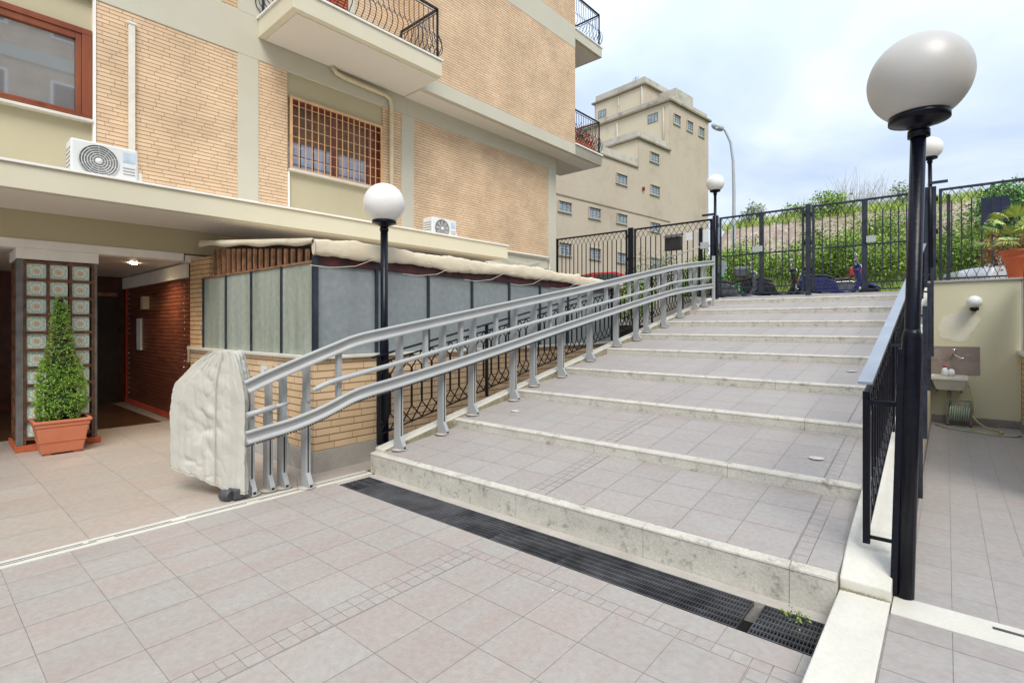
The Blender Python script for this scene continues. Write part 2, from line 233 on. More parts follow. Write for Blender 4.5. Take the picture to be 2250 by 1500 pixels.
# ---------------------------------------------------------------- mesh builder
OFF = {}
class MB:
    def __init__(s): s.v = []; s.f = []; s.m = []; s.s = []; s.r = []; s.cur = 0; s.rv = 0.; s.uv = None
    def face(s, idx, smooth=False):
        s.f.append(tuple(idx)); s.m.append(s.cur); s.s.append(smooth); s.r.append(s.rv)
    def quad(s, *p, smooth=False):
        i = len(s.v); s.v += [tuple(q) for q in p]; s.face(range(i, i+len(p)), smooth)
    def box(s, x0, x1, y0, y1, z0, z1):
        if x0 > x1: x0, x1 = x1, x0
        if y0 > y1: y0, y1 = y1, y0
        if z0 > z1: z0, z1 = z1, z0
        i = len(s.v); s.v += [(x0,y0,z0),(x1,y0,z0),(x1,y1,z0),(x0,y1,z0),(x0,y0,z1),(x1,y0,z1),(x1,y1,z1),(x0,y1,z1)]
        for q in ((0,3,2,1),(4,5,6,7),(0,1,5,4),(1,2,6,5),(2,3,7,6),(3,0,4,7)): s.face([i+k for k in q])
        return s
    def hexa(s, P):   # 8 points ordered like box
        i = len(s.v); s.v += [tuple(p) for p in P]
        for q in ((0,3,2,1),(4,5,6,7),(0,1,5,4),(1,2,6,5),(2,3,7,6),(3,0,4,7)): s.face([i+k for k in q])
        return s
    def bar(s, p, q, w, h=None, up=(0, 0, 1)):
        """rectangular bar from p to q, w across, h along 'up'"""
        h = h or w; p = Vector(p); q = Vector(q); d = (q-p).normalized(); u = Vector(up)
        a = d.cross(u)
        if a.length < 1e-4: a = d.cross(Vector((1, 0, 0)))
        a.normalize(); b = a.cross(d).normalized()
        c = [(-.5,-.5),(.5,-.5),(.5,.5),(-.5,.5)]
        i = len(s.v)
        for o in (p, q):
            for x, y in c: s.v.append(tuple(o+a*(x*w)+b*(y*h)))
        s.face([i+3,i+2,i+1,i]); s.face([i+4,i+5,i+6,i+7])
        for k in range(4):
            j = (k+1) % 4; s.face([i+k, i+j, i+4+j, i+4+k])
        return s
    def tube(s, pts, r, n=8, caps=True):
        pts = [Vector(p) for p in pts]; rr = r if isinstance(r, (list, tuple)) else [r]*len(pts)
        i0 = len(s.v); ref = None
        for k, p in enumerate(pts):
            d = (pts[min(k+1, len(pts)-1)]-pts[max(k-1, 0)]).normalized()
            if ref is None:
                ref = Vector((0, 0, 1)) if abs(d.z) < .9 else Vector((1, 0, 0))
            a = d.cross(ref).normalized(); b = a.cross(d).normalized(); ref = b
            for j in range(n):
                t = 2*pi*j/n; s.v.append(tuple(p+a*cos(t)*rr[k]+b*sin(t)*rr[k]))
        for k in range(len(pts)-1):
            for j in range(n):
                j2 = (j+1) % n; s.face([i0+k*n+j, i0+k*n+j2, i0+(k+1)*n+j2, i0+(k+1)*n+j], True)
        if caps:
            s.face([i0+j for j in range(n)][::-1]); s.face([i0+(len(pts)-1)*n+j for j in range(n)])
        return s
    def sweep(s, pts, prof, nrm):
        """closed profile (list of (u,v)) swept along pts; u along nrm, v along the perpendicular"""
        pts = [Vector(p) for p in pts]; i0 = len(s.v); n = len(prof); nr = Vector(nrm)
        for k, p in enumerate(pts):
            d = (pts[min(k+1, len(pts)-1)]-pts[max(k-1, 0)]).normalized(); b = nr.cross(d).normalized(); a = d.cross(b).normalized()
            if b.z < 0: b = -b
            for u, v in prof: s.v.append(tuple(p+a*u*(1 if a.dot(nr) > 0 else -1)+b*v))
        for k in range(len(pts)-1):
            for j in range(n):
                j2 = (j+1) % n; s.face([i0+k*n+j, i0+k*n+j2, i0+(k+1)*n+j2, i0+(k+1)*n+j])
        s.face([i0+j for j in range(n)][::-1]); s.face([i0+(len(pts)-1)*n+j for j in range(n)])
        return s
    def lathe(s, prof, c=(0, 0, 0), n=24, ax=None, flute=0):
        """prof: list of (r, z)"""
        i0 = len(s.v); c = Vector(c); R = Matrix.Identity(3) if ax is None else Vector((0, 0, 1)).rotation_difference(Vector(ax)).to_matrix()
        for r, z in prof:
            for j in range(n):
                t = 2*pi*j/n; s.v.append(tuple(c+R @ Vector((r*cos(t), r*sin(t), z))))
        for k in range(len(prof)-1):
            for j in range(n):
                j2 = (j+1) % n; s.face([i0+k*n+j, i0+k*n+j2, i0+(k+1)*n+j2, i0+(k+1)*n+j], True)
        if prof[0][0] > 1e-4: s.face([i0+j for j in range(n)][::-1])
        if prof[-1][0] > 1e-4: s.face([i0+(len(prof)-1)*n+j for j in range(n)])
        return s
    def sphere(s, c, r, n=32, m=20, sq=1.):
        return s.lathe([(max(1e-5, r*sin(pi*k/m)), -r*sq*cos(pi*k/m)) for k in range(m+1)], c, n)
    def prism(s, poly, ax, a0, a1):
        """poly in the two other axes, extruded along ax"""
        def P(u, v, a):
            return (a, u, v) if ax == 'x' else ((u, a, v) if ax == 'y' else (u, v, a))
        i = len(s.v); n = len(poly)
        s.v += [P(u, v, a0) for u, v in poly]+[P(u, v, a1) for u, v in poly]
        s.face(list(range(i, i+n))[::-1]); s.face(range(i+n, i+2*n))
        for k in range(n):
            j = (k+1) % n; s.face([i+k, i+j, i+n+j, i+n+k])
        return s
    def leaf(s, p, size, d=None, asp=.6):
        p = Vector(p); a = Vector((random.gauss(0, 1), random.gauss(0, 1), random.gauss(0, 1))).normalized() if d is None else Vector(d).normalized()
        b = a.cross(Vector((random.gauss(0, 1), random.gauss(0, 1), random.gauss(0, 1)))).normalized()
        s.rv = random.random(); i = len(s.v)
        s.v += [tuple(p), tuple(p+a*size*.5+b*size*asp*.5), tuple(p+a*size), tuple(p+a*size*.5-b*size*asp*.5)]
        s.face([i, i+1, i+2, i+3])
    def build(s, name, m, parent=None, bevel=0, fr=0., loc=None, tag=None, recalc=False):
        if parent is not None: off = OFF[parent]
        else:
            if loc is None:
                xs = [v[0] for v in s.v]; ys = [v[1] for v in s.v]; zs = [v[2] for v in s.v]
                off = Vector(((min(xs)+max(xs))/2, (min(ys)+max(ys))/2, min(zs)))
            else: off = Vector(loc)
        me = bpy.data.meshes.new(name); me.from_pydata([tuple(Vector(v)-off) for v in s.v], [], s.f)
        ms = m if isinstance(m, (list, tuple)) else [m]
        for k in ms: me.materials.append(k)
        me.polygons.foreach_set('material_index', s.m); me.polygons.foreach_set('use_smooth', s.s)
        if any(s.r):
            a = me.attributes.new('rnd', 'FLOAT', 'FACE'); a.data.foreach_set('value', s.r)
        me.update()
        o = bpy.data.objects.new(name, me); COL.objects.link(o)
        if parent is not None: o.parent = parent
        else:
            o.location = Matrix.Rotation(fr, 3, 'Z') @ off; o.rotation_euler = (0, 0, fr)
        OFF[o] = off
        if bevel:
            b = o.modifiers.new('bevel', 'BEVEL'); b.width = bevel; b.segments = 2; b.limit_method = 'ANGLE'; b.angle_limit = radians(50)
        if tag:
            o['label'] = tag[0]; o['category'] = tag[1]
            if len(tag) > 2: o['group'] = tag[2]
        return o
def thing(name, label, cat, loc=(0, 0, 0), fr=0., group=None):
    o = bpy.data.objects.new(name, None); COL.objects.link(o); o.empty_display_size = .1
    o.location = Matrix.Rotation(fr, 3, 'Z') @ Vector(loc); o.rotation_euler = (0, 0, fr)
    o['label'] = label; o['category'] = cat
    if group: o['group'] = group
    OFF[o] = Vector(loc); return o
def struct(o): o['kind'] = 'structure'; return o
def copy_thing(o, loc, rz, label, fr=0., scale=None):
    """copy a thing with its parts and sub-parts"""
    c = o.copy(); COL.objects.link(c); c.location = loc; c.rotation_euler = (0, 0, rz); c['label'] = label
    if scale: c.scale = (scale,)*3
    for ch in list(o.children):
        d = ch.copy(); COL.objects.link(d); d.parent = c
        for g in list(ch.children):
            h = g.copy(); COL.objects.link(h); h.parent = d
    return c
WF = radians(-1.45); BF = radians(-7.8)
# pixel helpers were used while measuring only; everything below is in metres
NY = [3.09, 4.15, 5.29, 6.42, 7.66, 8.81, 9.99, 11.31, 12.64]
def inc(y): return .2+.198*(y-3.09)
NZ = [inc(y) for y in NY]
GY = 13.5; GZ = 2.23
def treadz(y):
    for i in range(9):
        y1 = NY[i+1] if i < 8 else GY; z1 = NZ[i+1]-.095 if i < 8 else GZ
        if NY[i] <= y < y1: return NZ[i]+(z1-NZ[i])*(y-NY[i])/(y1-NY[i])
    return GZ if y >= GY else 0.
# ================================================================ GROUND
def tiles(mb, xs, ys, zf, gap=.003, h=.0018):
    for i in range(len(xs)-1):
        for j in range(len(ys)-1):
            x0, x1, y0, y1 = xs[i]+gap/2, xs[i+1]-gap/2, ys[j]+gap/2, ys[j+1]-gap/2
            if x1 <= x0 or y1 <= y0: continue
            mb.rv = random.random()
            mb.quad((x0, y0, zf(y0)+h), (x1, y0, zf(y0)+h), (x1, y1, zf(y1)+h), (x0, y1, zf(y1)+h))
def rng(a, b, st, off=0.):
    """grid lines every st aligned to off, clipped to [a, b]"""
    L = [a]; k = math.ceil((a-off)/st+1e-6)
    while off+k*st < b-1e-6:
        if off+k*st-a > 1e-3: L.append(off+k*st)
        k += 1
    return L+[b]
T = 1/3.
z0 = lambda y: 0.
f = MB(); f.cur = 0
f.box(-4.44, -.43, -6, 2.66, -.25, 0)
f.cur = 1
tiles(f, rng(-4.44, -2.50, T, -2.50), rng(-6, 2.40, T, 2.40), z0)
tiles(f, [-2.50, -2.42, -2.34], rng(-6, 2.40, T/4, 2.40), z0, .003)
tiles(f, rng(-2.34, -.66, T, -2/3), rng(-6, 2.40, T, 2.40), z0)
tiles(f, [-.66, -.58], rng(-6, 2.40, T/4, 2.40), z0, .003)
tiles(f, [-.58, -.43], rng(-6, 2.482, T, 2.40), z0)
tiles(f, rng(-2.50, -.58, T/4, -2.5), [2.40, 2.482], z0, .003)
tiles(f, rng(-4.44, -2.50, T/2*2, -2.50), [2.40, 2.66], z0)
tiles(f, rng(-2.50, -.43, T, -1.5), [2.482, 2.66], z0)
struct(f.build('courtyard_floor', [M['grout'], M['tile']], loc=(0, 0, 0)))
# porch floor to the left of the white drain strip
f = MB(); f.box(-13.5, -4.58, -6, 12.5, -.25, 0); f.cur = 1
tiles(f, rng(-9.3, -4.58, .5, -4.58), rng(-6, 13.5, .55, .86), z0, .004)
struct(f.build('porch_floor', [M['grout'], M['tile3']], loc=(0, 0, 0)))
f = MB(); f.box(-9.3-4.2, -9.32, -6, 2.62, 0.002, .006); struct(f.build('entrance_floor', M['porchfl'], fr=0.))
# white channel strip
f = MB(); f.box(-4.579, -4.441, -6, 3.085, -.1, .006)
f.cur = 1
y = -6
for xx in (-4.525, -4.495):
    y = -6.
    while y < 3.0:
        L = random.choice((.3, .5, .9)) if y < 1.6 else 2.
        y2 = min(y+L, 3.07); f.box(xx-.006, xx+.006, y, y2, .004, .0085); y = y2+random.choice((.03, .10))
struct(f.build('channel_strip', [M['marble'], M['acg']], loc=(-4.5, 0, 0)))
# right hand floor (slightly higher)
f = MB(); f.box(-.211, 3.5, -6, 3.05, -.25, .12)
f.box(-.211, .76, 3.27, 9.6, -.25, .12); f.cur = 1
zr = lambda y: .12
tiles(f, rng(-.205, 3.5, T, .02), rng(-6, 3.05, T, 2.88), zr)
tiles(f, rng(-.195, .76, T/2, .02), rng(3.27, 9.52, .36, 3.1), zr, .0022)
struct(f.build('side_passage_floor', [M['grout'], M['tile2']], loc=(0, 0, 0)))
f = MB(); f.box(-.205, 3.5, 3.052, 3.268, 0, .126); f.cur = 1; f.box(.16, 3.4, 3.19, 3.21, .11, .129)
struct(f.build('threshold_strip', [M['marble'], M['grate']]))
f = MB(); f.box(-.428, -.212, -6, 3.165, -.2, .127); struct(f.build('stone_strip', M['marble'], bevel=.006))
f = MB()
for i in range(40): x = -.425+.21*i/40; f.box(x, x+.0053, 3.155+random.uniform(-.006, .004), 3.172, .12, .1275+random.uniform(.001, .008))
o = f.build('moss_line', M['mould']); o['kind'] = 'stuff'
# street and the terrace in front of the bank
f = MB()
f.box(-60, 40, 14.0, 60, 1.2, 2.0)
f.box(-60, -12.4, 12.0, 14.0, 1.2, 1.89)
struct(f.build('street', M['asph'], loc=(0, 0, 0)))
f = MB(); f.box(-12.4, -4.52, 12.0, 13.9, 1.2, 2.17); f.box(-.2, 3.5, 9.62, 13.9, 1., 2.10); struct(f.build('upper_terrace', M['conc'], loc=(0, 0, 0)))
f = MB(); f.box(-7.2, -4.92, 9.5, 12.0, -.1, 1.5)
struct(f.build('planting_bed', M['soil'], loc=(0, 0, 0)))
f = MB(); f.box(-400, 400, -400, 400, -2, -1.0); struct(f.build('ground', M['asph'], loc=(0, 0, 0)))
# ================================================================ STAIRCASE
st = thing('staircase', 'wide shallow outdoor staircase with grey tiled treads and pale travertine edges', 'staircase', (-2.4, 3.09, 0))
for i in range(9):
    y0, za = NY[i], NZ[i]; y1 = NY[i+1] if i < 8 else GY+.4; zb = (NZ[i+1]-.095) if i < 8 else GZ
    h = .2 if i == 0 else .1
    x0 = -4.49 if i == 0 else -4.372; x1 = -.432
    # stone edge in separate blocks
    e_ = MB(); cuts = [x0]
    if i == 0: cuts += [-4.41, -3.42, -2.57, -1.5, -.65]
    else:
        c = x0+random.uniform(.5, 1.1)
        while c < x1-.4: cuts.append(c); c += random.choice((1.07, .85, 1.2, 1.0))
    cuts.append(x1)
    for a, b in zip(cuts, cuts[1:]):
        g = .0015; zt = za+.003; d = .065
        prof = [(y0+.004, za-h-(.03 if i else 0)), (y0+.004, zt-.022), (y0-.001, zt-.016), (y0+.002, zt-.006), (y0+.012, zt), (y0+d, zt+.008*d/.065), (y0+d, za-h-.03)]
        e_.prism([(p[0], p[1]) for p in prof], 'x', a+g, b-g)
    e_.build('step_edge', M['trav'], st)
    t = MB(); t.hexa([(x0+.02, y0+.06, za-.3), (x1, y0+.06, za-.3), (x1, y1+.06, zb-.3), (x0+.02, y1+.06, zb-.3), (x0+.02, y0+.06, za-.0005), (x1, y0+.06, za-.0005), (x1, y1+.004, zb), (x0+.02, y1+.004, zb)])
    t.cur = 1
    zf = lambda y, y0=y0, y1=y1, za=za, zb=zb: za+(zb-za)*(y-y0)/(y1-y0)
    ys = rng(y0+.068, y1, T, y0+.07)
    if ys[-1]-ys[-2] < .06: ys.pop(-2)
    ym = rng(y0+.068, y1, T/4, y0+.07)
    tiles(t, rng(-4.37, -2.50, T, -2.50), ys, zf); tiles(t, [-2.50, -2.42, -2.34], ym, zf, .003)
    tiles(t, rng(-2.34, -.66, T, -2/3), ys, zf); tiles(t, [-.66, -.58], ym, zf, .003); tiles(t, [-.58, x1], ys, zf)
    t.build('tread', [M['grout'], M['tile2']], st)
# side kerbs
k = MB()
for xa, xb, up in ((-4.50, -4.452, .030), (-4.452, -4.375, .020)):
    k.hexa([(xa, 3.16, -.05), (xb, 3.16, -.05), (xb, 12.9, 1.6), (xa, 12.9, 1.6), (xa, 3.16, inc(3.16)+up), (xb, 3.16, inc(3.16)+up), (xb, 12.9, inc(12.9)+up), (xa, 12.9, inc(12.9)+up)])
k.build('side_kerb', M['marble'], st, bevel=.006)
k = MB(); k.hexa([(-4.3745, 3.2, .05), (-4.366, 3.2, .05), (-4.366, 12.8, 1.7), (-4.3745, 12.8, 1.7), (-4.3745, 3.2, inc(3.2)+.004), (-4.366, 3.2, inc(3.2)+.004), (-4.366, 12.8, inc(12.8)+.004), (-4.3745, 12.8, inc(12.8)+.004)])
k.build('kerb_side', M['mould'], st)
k = MB(); k.prism([(3.17, 0.), (3.6, 0.), (3.6, inc(3.6)+.02), (3.4, inc(3.4)+.008), (3.25, .215), (3.17, .182)], 'x', -.43, -.21); k.hexa([(-.43, 3.6, .0), (-.21, 3.6, .0), (-.21, 13.4, 1.6), (-.43, 13.4, 1.6), (-.43, 3.6, inc(3.6)+.02), (-.21, 3.6, inc(3.6)+.02), (-.21, 13.4, inc(13.4)+.02), (-.43, 13.4, inc(13.4)+.02)])
k.build('side_kerb', M['marble'], st, bevel=.008)
k = MB(); k.hexa([(-.2095, 3.6, .1), (-.175, 3.6, .1), (-.175, 9.56, .1), (-.2095, 9.56, .1), (-.2095, 3.6, inc(3.6)-.05), (-.175, 3.6, inc(3.6)-.05), (-.175, 9.56, inc(9.56)-.05), (-.2095, 9.56, inc(9.56)-.05)])
k.cur = 1; k.box(-.1752, -.165, 3.6, 9.54, .12, .22)
k.build('side_wall', [M['endwall'], M['skirt']], st)
# ---------------------------------------------------------------- drain grates
def grate(x0, x1, y0, y1, z, label, cell=.0165, rods=5, cover=0):
    g = MB(); g.box(x0, x1, y0, y0+.006, z-.028, z); g.box(x0, x1, y1-.006, y1, z-.028, z)
    n = max(2, int(round((x1-x0)/cell))); 
    for i in range(n+1):
        x = x0+.002+(x1-x0-.004)*i/n; g.box(x-.0012, x+.0012, y0+.006, y1-.006, z-.020, z-.001)
    for j in range(1, rods+1):
        yy = y0+(y1-y0)*j/(rods+1); g.box(x0, x1, yy-.003, yy+.003, z-.010, z+.001)
    return g.build('drain_grate', M['grate'], tag=(label, 'drain grate', 'steel gratings along the foot of the steps'))
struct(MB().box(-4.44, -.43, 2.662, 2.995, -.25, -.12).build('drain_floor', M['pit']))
f = MB(); f.box(-4.40, -.43, 2.995, 3.092, -.2, .001); f.box(-4.44, -4.37, 2.662, 2.995, -.2, .001); struct(f.build('concrete_lip', M['conc']))
grate(-.745, -.435, 2.668, 2.99, .002, 'short steel drain grating with a green weed growing through it', rods=5)
grate(-1.885, -.80, 2.668, 2.99, .002, 'long steel drain grating left of the open gap beside the weed', rods=5)
grate(-2.455, -1.89, 2.668, 2.99, .002, 'drain grating with a pale broken mesh corner near its middle, second longest open one', rods=5)
grate(-2.98, -2.46, 2.668, 2.99, .001, 'fine dark drain grating between the silted one and the open ones', cell=.015, rods=8)
grate(-4.11, -2.985, 2.668, 2.99, .000, 'silt-filled dark drain grating in the left half of the channel', cell=.014, rods=9)
g = MB(); g.box(-4.1, -2.99, 2.68, 2.985, -.02, -.003); struct(g.build('silt', mat('silt', (.055, .058, .07), .95, col2=(.09, .085, .08), vscale=9, bump=1., bscale=50)))
grate(-4.365, -4.115, 2.668, 2.99, .002, 'wide-meshed end grating at the far left of the drain channel', cell=.05, rods=3)
wd = MB()
for cx_, cy_ in ((-.62, 2.95), (-.585, 2.935), (-.55, 2.92)):
    for q in range(13): wd.leaf((cx_+random.gauss(0, .02), cy_+random.gauss(0, .02), random.uniform(-.01, .05)), random.uniform(.014, .03))
wd.build('weed', M['leaf_bush'], tag=('small green weed sprouting from the drain beside the first step', 'weed'))
def drain(x, y, lab, r=.055):
    z = treadz(y)+.0045; g = MB(); g.lathe([(r, 0), (r, .003), (r*.72, .0045), (r*.70, .002), (r*.62, .002), (r*.6, .005), (1e-5, .006)], (x, y, z), 28)
    g.build('floor_drain', M['marble'], tag=(lab, 'drain cover'))
drain(-.775, 4.60, 'round white drain cover on the second tread near the right railing')
drain(-3.93, 4.72, 'round worn drain cover on the second tread beside the grey rail posts', .05)
drain(-.85, 7.2, 'round drain cover further up the stairs near the right railing', .055)
# ================================================================ APARTMENT BUILDING (frame W)
ab = thing('apartment_building', 'cream and brick apartment building with balconies and a long concrete canopy', 'building', (-8.38, 5, 0), WF)
def P(mb, name, m, par=ab, **k): return mb.build(name, m, par, **k)
X = -8.38
w = MB()   # structural plaster: beams, pilasters, bays
w.box(X-.3, X, -7, 6.3, 5.67, 6.33); w.box(X-.3, X, 6.3, 11.26, 5.67, 6.019)                      # beam under soffit
for a, b in ((3.13, 3.44), (6.17, 6.48), (10.92, 11.26)): w.box(X-.3, X, a, b, 2.87, 5.67)
w.box(X-.3, X-.006, 7.9, 10.92, 2.6, 3.32)
w.box(X-.3, X, 7.9, 10.92, 0, 2.6); w.box(X-.3, X, 10.92, 11.26, 0, 2.869)
w.box(-13, X-.3, 11.0, 11.26, 0, 12)                      # end wall
P(w, 'plaster_frame', M['plaster_g'], bevel=.006)
for a, b_, z_ in ((1.42, 3.13, 3.1), (3.44, 3.90, 3.1), (5.75, 6.17, 3.1), (6.48, 10.92, 3.32)):
    b = MB(); b.box(X-.28, X-.012, a, b_, z_, 5.67); P(b, 'brick_panel', M['brick'])
# window bays
w = MB(); w.box(X-.3, X-.08, -7, -.6, 3.1, 5.67); w.box(X-.3, X-.08, -.6, 1.39, 3.1, 4.08); w.box(X-.3, X-.08, -.6, 1.39, 5.27, 5.67); P(w, 'bay_wall', M['plaster_b'])
w = MB(); w.box(X-.30, X-.05, 3.90, 5.75, 3.1, 4.05); w.box(X-.30, X-.05, 3.90, 5.75, 5.30, 5.67); w.box(X-.30, X-.05, 3.90, 3.935, 4.05, 5.30)
P(w, 'bay_wall', M['plaster_b'])
w = MB(); w.box(X-.3, X+.002, 1.385, 1.415, 3.1, 5.67); P(w, 'edge_trim', M['white'])
w = MB(); w.box(X-.2, X+.0, 3.905, 3.935, 3.1, 4.03); P(w, 'edge_trim', M['white'])
w = MB(); w.box(X-.18, X+.025, -.6, 1.383, 4.08, 4.115); P(w, 'window_sill', M['marble'], bevel=.004)
w = MB(); w.box(X-.18, X+.035, 3.92, 5.74, 4.045, 4.08); P(w, 'window_sill', M['marble'], bevel=.004)
# large wooden window
wf = MB()
wf.box(X-.14, X-.03, -.6, 1.38, 5.19, 5.265); wf.box(X-.14, X-.03, -.6, 1.38, 4.117, 4.16); wf.box(X-.14, X-.03, 1.281, 1.38, 4.161, 5.189)
for a in (.42, 1.22): wf.box(X-.12, X-.045, a, a+.06, 4.16, 5.19)
wf.box(X-.12, X-.045, .48, 1.22, 5.11, 5.19); wf.box(X-.12, X-.045, .48, 1.22, 4.16, 4.21); wf.box(X-.12, X-.045, .31, .40, 4.16, 5.19); wf.box(X-.12, X-.045, -.6, .31, 5.11, 5.19); wf.box(X-.12, X-.045, -.6, .31, 4.16, 4.21)
wo = P(wf, 'window', M['wood'], bevel=.006)
gp = MB(); gp.box(X-.10, X-.085, .485, 1.215, 4.215, 5.105); gp.box(X-.10, X-.085, -.6, .305, 4.215, 5.105); gp.build('pane', M['winglass'], wo)
w = MB(); w.box(X-.95, X-.9, -3, 7, 3.2, 5.6); P(w, 'room_backing', M['dark'])
# grilled window
wf = MB(); wf.box(X-.24, X-.15, 3.93, 5.72, 4.09, 4.13); wf.box(X-.24, X-.15, 4.78, 4.90, 4.13, 5.2); wf.box(X-.24, X-.15, 5.5, 5.72, 4.13, 5.2); wf.box(X-.24, X-.15, 3.93, 3.97, 4.13, 5.2); wf.box(X-.24, X-.12, 3.93, 5.72, 5.2, 5.30)
wf.box(X-.26, X-.052, 5.715, 5.745, 4.082, 5.298)
wo = P(wf, 'window', M['wood'])
c = MB(); c.box(X-.22, X-.20, 3.96, 5.5, 4.12, 4.62); c.build('curtain', M['curtain'], wo)
c = MB()
for i in range(16): c.box(X-.19+.0, X-.175, 3.96, 5.52, 4.60+i*.038, 4.60+i*.038+.034)
c.build('roller_blind', M['blind'], wo)
c = MB()
for i in range(7): c.box(X-.199, X-.195, 3.98+i*.23, 3.995+i*.23, 4.12, 4.62)
for i in range(3): c.box(X-.199, X-.195, 3.96, 5.5, 4.22+i*.15, 4.228+i*.15)
c.build('glazing_bar', M['black2'], wo)
gr = MB()
gr.box(X-.03, X-.0, 3.945, 3.985, 4.085, 5.29); gr.box(X-.03, X, 5.70, 5.735, 4.085, 5.29); gr.box(X-.03, X, 3.985, 5.70, 5.25, 5.29); gr.box(X-.03, X, 3.985, 5.70, 4.085, 4.115)
for i in range(1, 15): y = 3.985+(5.70-3.985)*i/15; gr.box(X-.022, X-.008, y-.007, y+.007, 4.115, 5.25)
for i in range(1, 7): z = 4.115+1.135*i/6.6; gr.box(X-.018, X-.012, 3.985, 5.70, z-.004, z+.004)
P(gr, 'window_grille', M['ironpeach'])
# canopy
w = MB(); w.box(X+.0, -7.1, -7, 7.88, 2.862, 3.112); P(w, 'canopy', [M['plaster']], bevel=.006)
w = MB(); w.box(X+.02, -7.075, -7, 7.9, 3.114, 3.14); P(w, 'canopy_edge', M['white'], bevel=.004)
w = MB(); w.box(X+.02, -7.16, -7, 7.84, 2.853, 2.861); P(w, 'canopy_soffit', M['soffit'])
# ground floor band, porch ceiling
w = MB(); w.box(X-.25, X, -7, 7.9, 2.52, 2.86); P(w, 'olive_band', M['plaster_b'])
w = MB(); w.box(X-.22, X+.012, -7, 2.40, 2.415, 2.519)
w.box(-9.1, X+.012, .67, 1.44, 2.285, 2.414)
w.box(-12.4, -8.62, 2.50, 2.54, 2.20, 2.41)
P(w, 'white_beam', M['white'], bevel=.004)
w = MB(); w.box(-12.6, X-.22, -7, 2.9, 2.43, 2.5); w.box(X-.22, X, 2.42, 2.9, 2.40, 2.5)
P(w, 'porch_ceiling', M['ceil'])
# walls of the entrance recess
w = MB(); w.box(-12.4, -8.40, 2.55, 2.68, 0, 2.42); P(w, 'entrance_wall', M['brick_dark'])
w = MB(); w.box(-12.4, -8.40, 2.535, 2.55, 0.007, .09); w.box(-8.43, -8.40, 2.535, 2.55, .09, 2.2); w.box(-12.3, -12.26, 2.535, 2.55, .09, 2.2)
P(w, 'red_trim', M['redskirt'])
for xx in (-12.1, -8.85):
    for i in range(21):
        if 9 < i < 12: continue
        st_ = MB(); st_.sphere((xx, 2.545, .2+i*.095), .013, 8, 6); P(st_, 'wall_stud', M['chrome'])
w = MB(); w.box(-10.9, -10.75, 2.46, 2.55, 1.78, 2.0); w.cur = 1; w.box(-11.45, -11.2, 2.52, 2.55, 1.05, 1.62); w.cur = 2; w.box(-8.66, -8.62, 2.53, 2.552, .95, 1.2)
P(w, 'wall_fitting', [M['pipe'], M['paper'], M['pipe']])
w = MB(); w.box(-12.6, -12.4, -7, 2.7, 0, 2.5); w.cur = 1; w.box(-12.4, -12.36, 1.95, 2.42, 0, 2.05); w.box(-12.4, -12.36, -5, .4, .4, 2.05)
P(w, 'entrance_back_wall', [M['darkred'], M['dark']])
w = MB(); w.box(-12.4, -12.35, 1.1, 2.42, 2.05, 2.12); w.box(-11.2, -11.1, -3, .45, 0.0, .25); P(w, 'door_trim', M['slat'])
# downlight
dl = MB(); dl.lathe([(.05, -.004), (.045, .004), (.035, .006), (1e-5, .006)], (-9.35, 2.02, 2.418), 16)
P(dl, 'downlight', M['light'])
pl = bpy.data.lights.new('downlight_lamp', 'SPOT'); pl.energy = 42; pl.color = (1, .78, .5); pl.spot_size = radians(150); pl.spot_blend = .8; pl.shadow_soft_size = .05
po = bpy.data.objects.new('downlight_lamp', pl); COL.objects.link(po); po.location = Matrix.Rotation(WF, 3, 'Z') @ Vector((-9.35, 2.02, 2.40))
# upper storeys
XO = -7.83
w = MB(); w.box(X-.3, XO, 6.2, 12.70, 6.02, 6.298); w.box(-9.3, XO, 11.37, 12.70, 6.0205, 6.2985)
w.box(X-.3, XO, 6.2, 11.372, 8.84, 9.42); w.box(-9.3, XO, 11.374, 12.70, 9.10, 9.36)
P(w, 'floor_band', M['plaster_g'], bevel=.004)
w = MB(); w.box(X, XO-.09, 6.25, 12.62, 6.008, 6.019); w.box(-9.25, XO-.09, 11.45, 12.62, 9.088, 9.099); P(w, 'soffit', M['soffit'])
w = MB(); w.box(XO+.0, XO+.025, 11.36, 12.72, 6.30, 6.335); w.box(-9.3, XO+.0, 12.70, 12.72, 6.30, 6.335); w.box(XO, XO+.025, 11.36, 12.72, 9.362, 9.39); P(w, 'balcony_edge', M['white'])
for q_ in ((X-.3, XO-.006, 6.3, 11.37, 6.298, 8.84), (X-.3, XO-.006, 6.3, 11.37, 9.42, 13.5), (X-.3, X-.02, 2.92, 3.13, 6.33, 9), (X-.3, X-.02, 5.15, 6.3, 6.331, 9.), (X-.3, X-.02, -7, 1.9, 6.33, 9)):
    b = MB(); b.box(*q_); P(b, 'brick_panel', M['brick'])
w = MB(); w.box(X-.32, X, 3.13, 3.9, 6.331, 9.); w.box(X-.5, X-.12, 3.9, 5.1, 6.331, 9.); w.box(X-.34, X-.06, 1.9, 2.92, 6.3, 9); w.box(X-.30, X-.01, 5.02, 5.15, 6.33, 9); w.box(X-.34, X, -7, 6.3, 9.0, 13.5); P(w, 'plaster_wall', M['plaster_g'])
w = MB(); w.box(X-.12, X-.03, 4.0, 5.02, 6.34, 8.6); sh = P(w, 'shutter_door', mat('red_shutter', (.30, .015, .015), .4, col2=(.42, .05, .02), vscale=1, stretch=(1, 3, .2)))
w = MB()
for i in range(40): w.box(X-.03, X-.012, 4.75, 4.98, 6.36+i*.055, 6.36+i*.055+.03)
w.build('louvre', mat('orange_louvre', (.50, .13, .03), .4), sh)
w = MB(); w.box(-7.20, X-.0, 3.43, 6.2, 6.02, 6.30); P(w, 'balcony_slab', M['plaster'], bevel=.006)
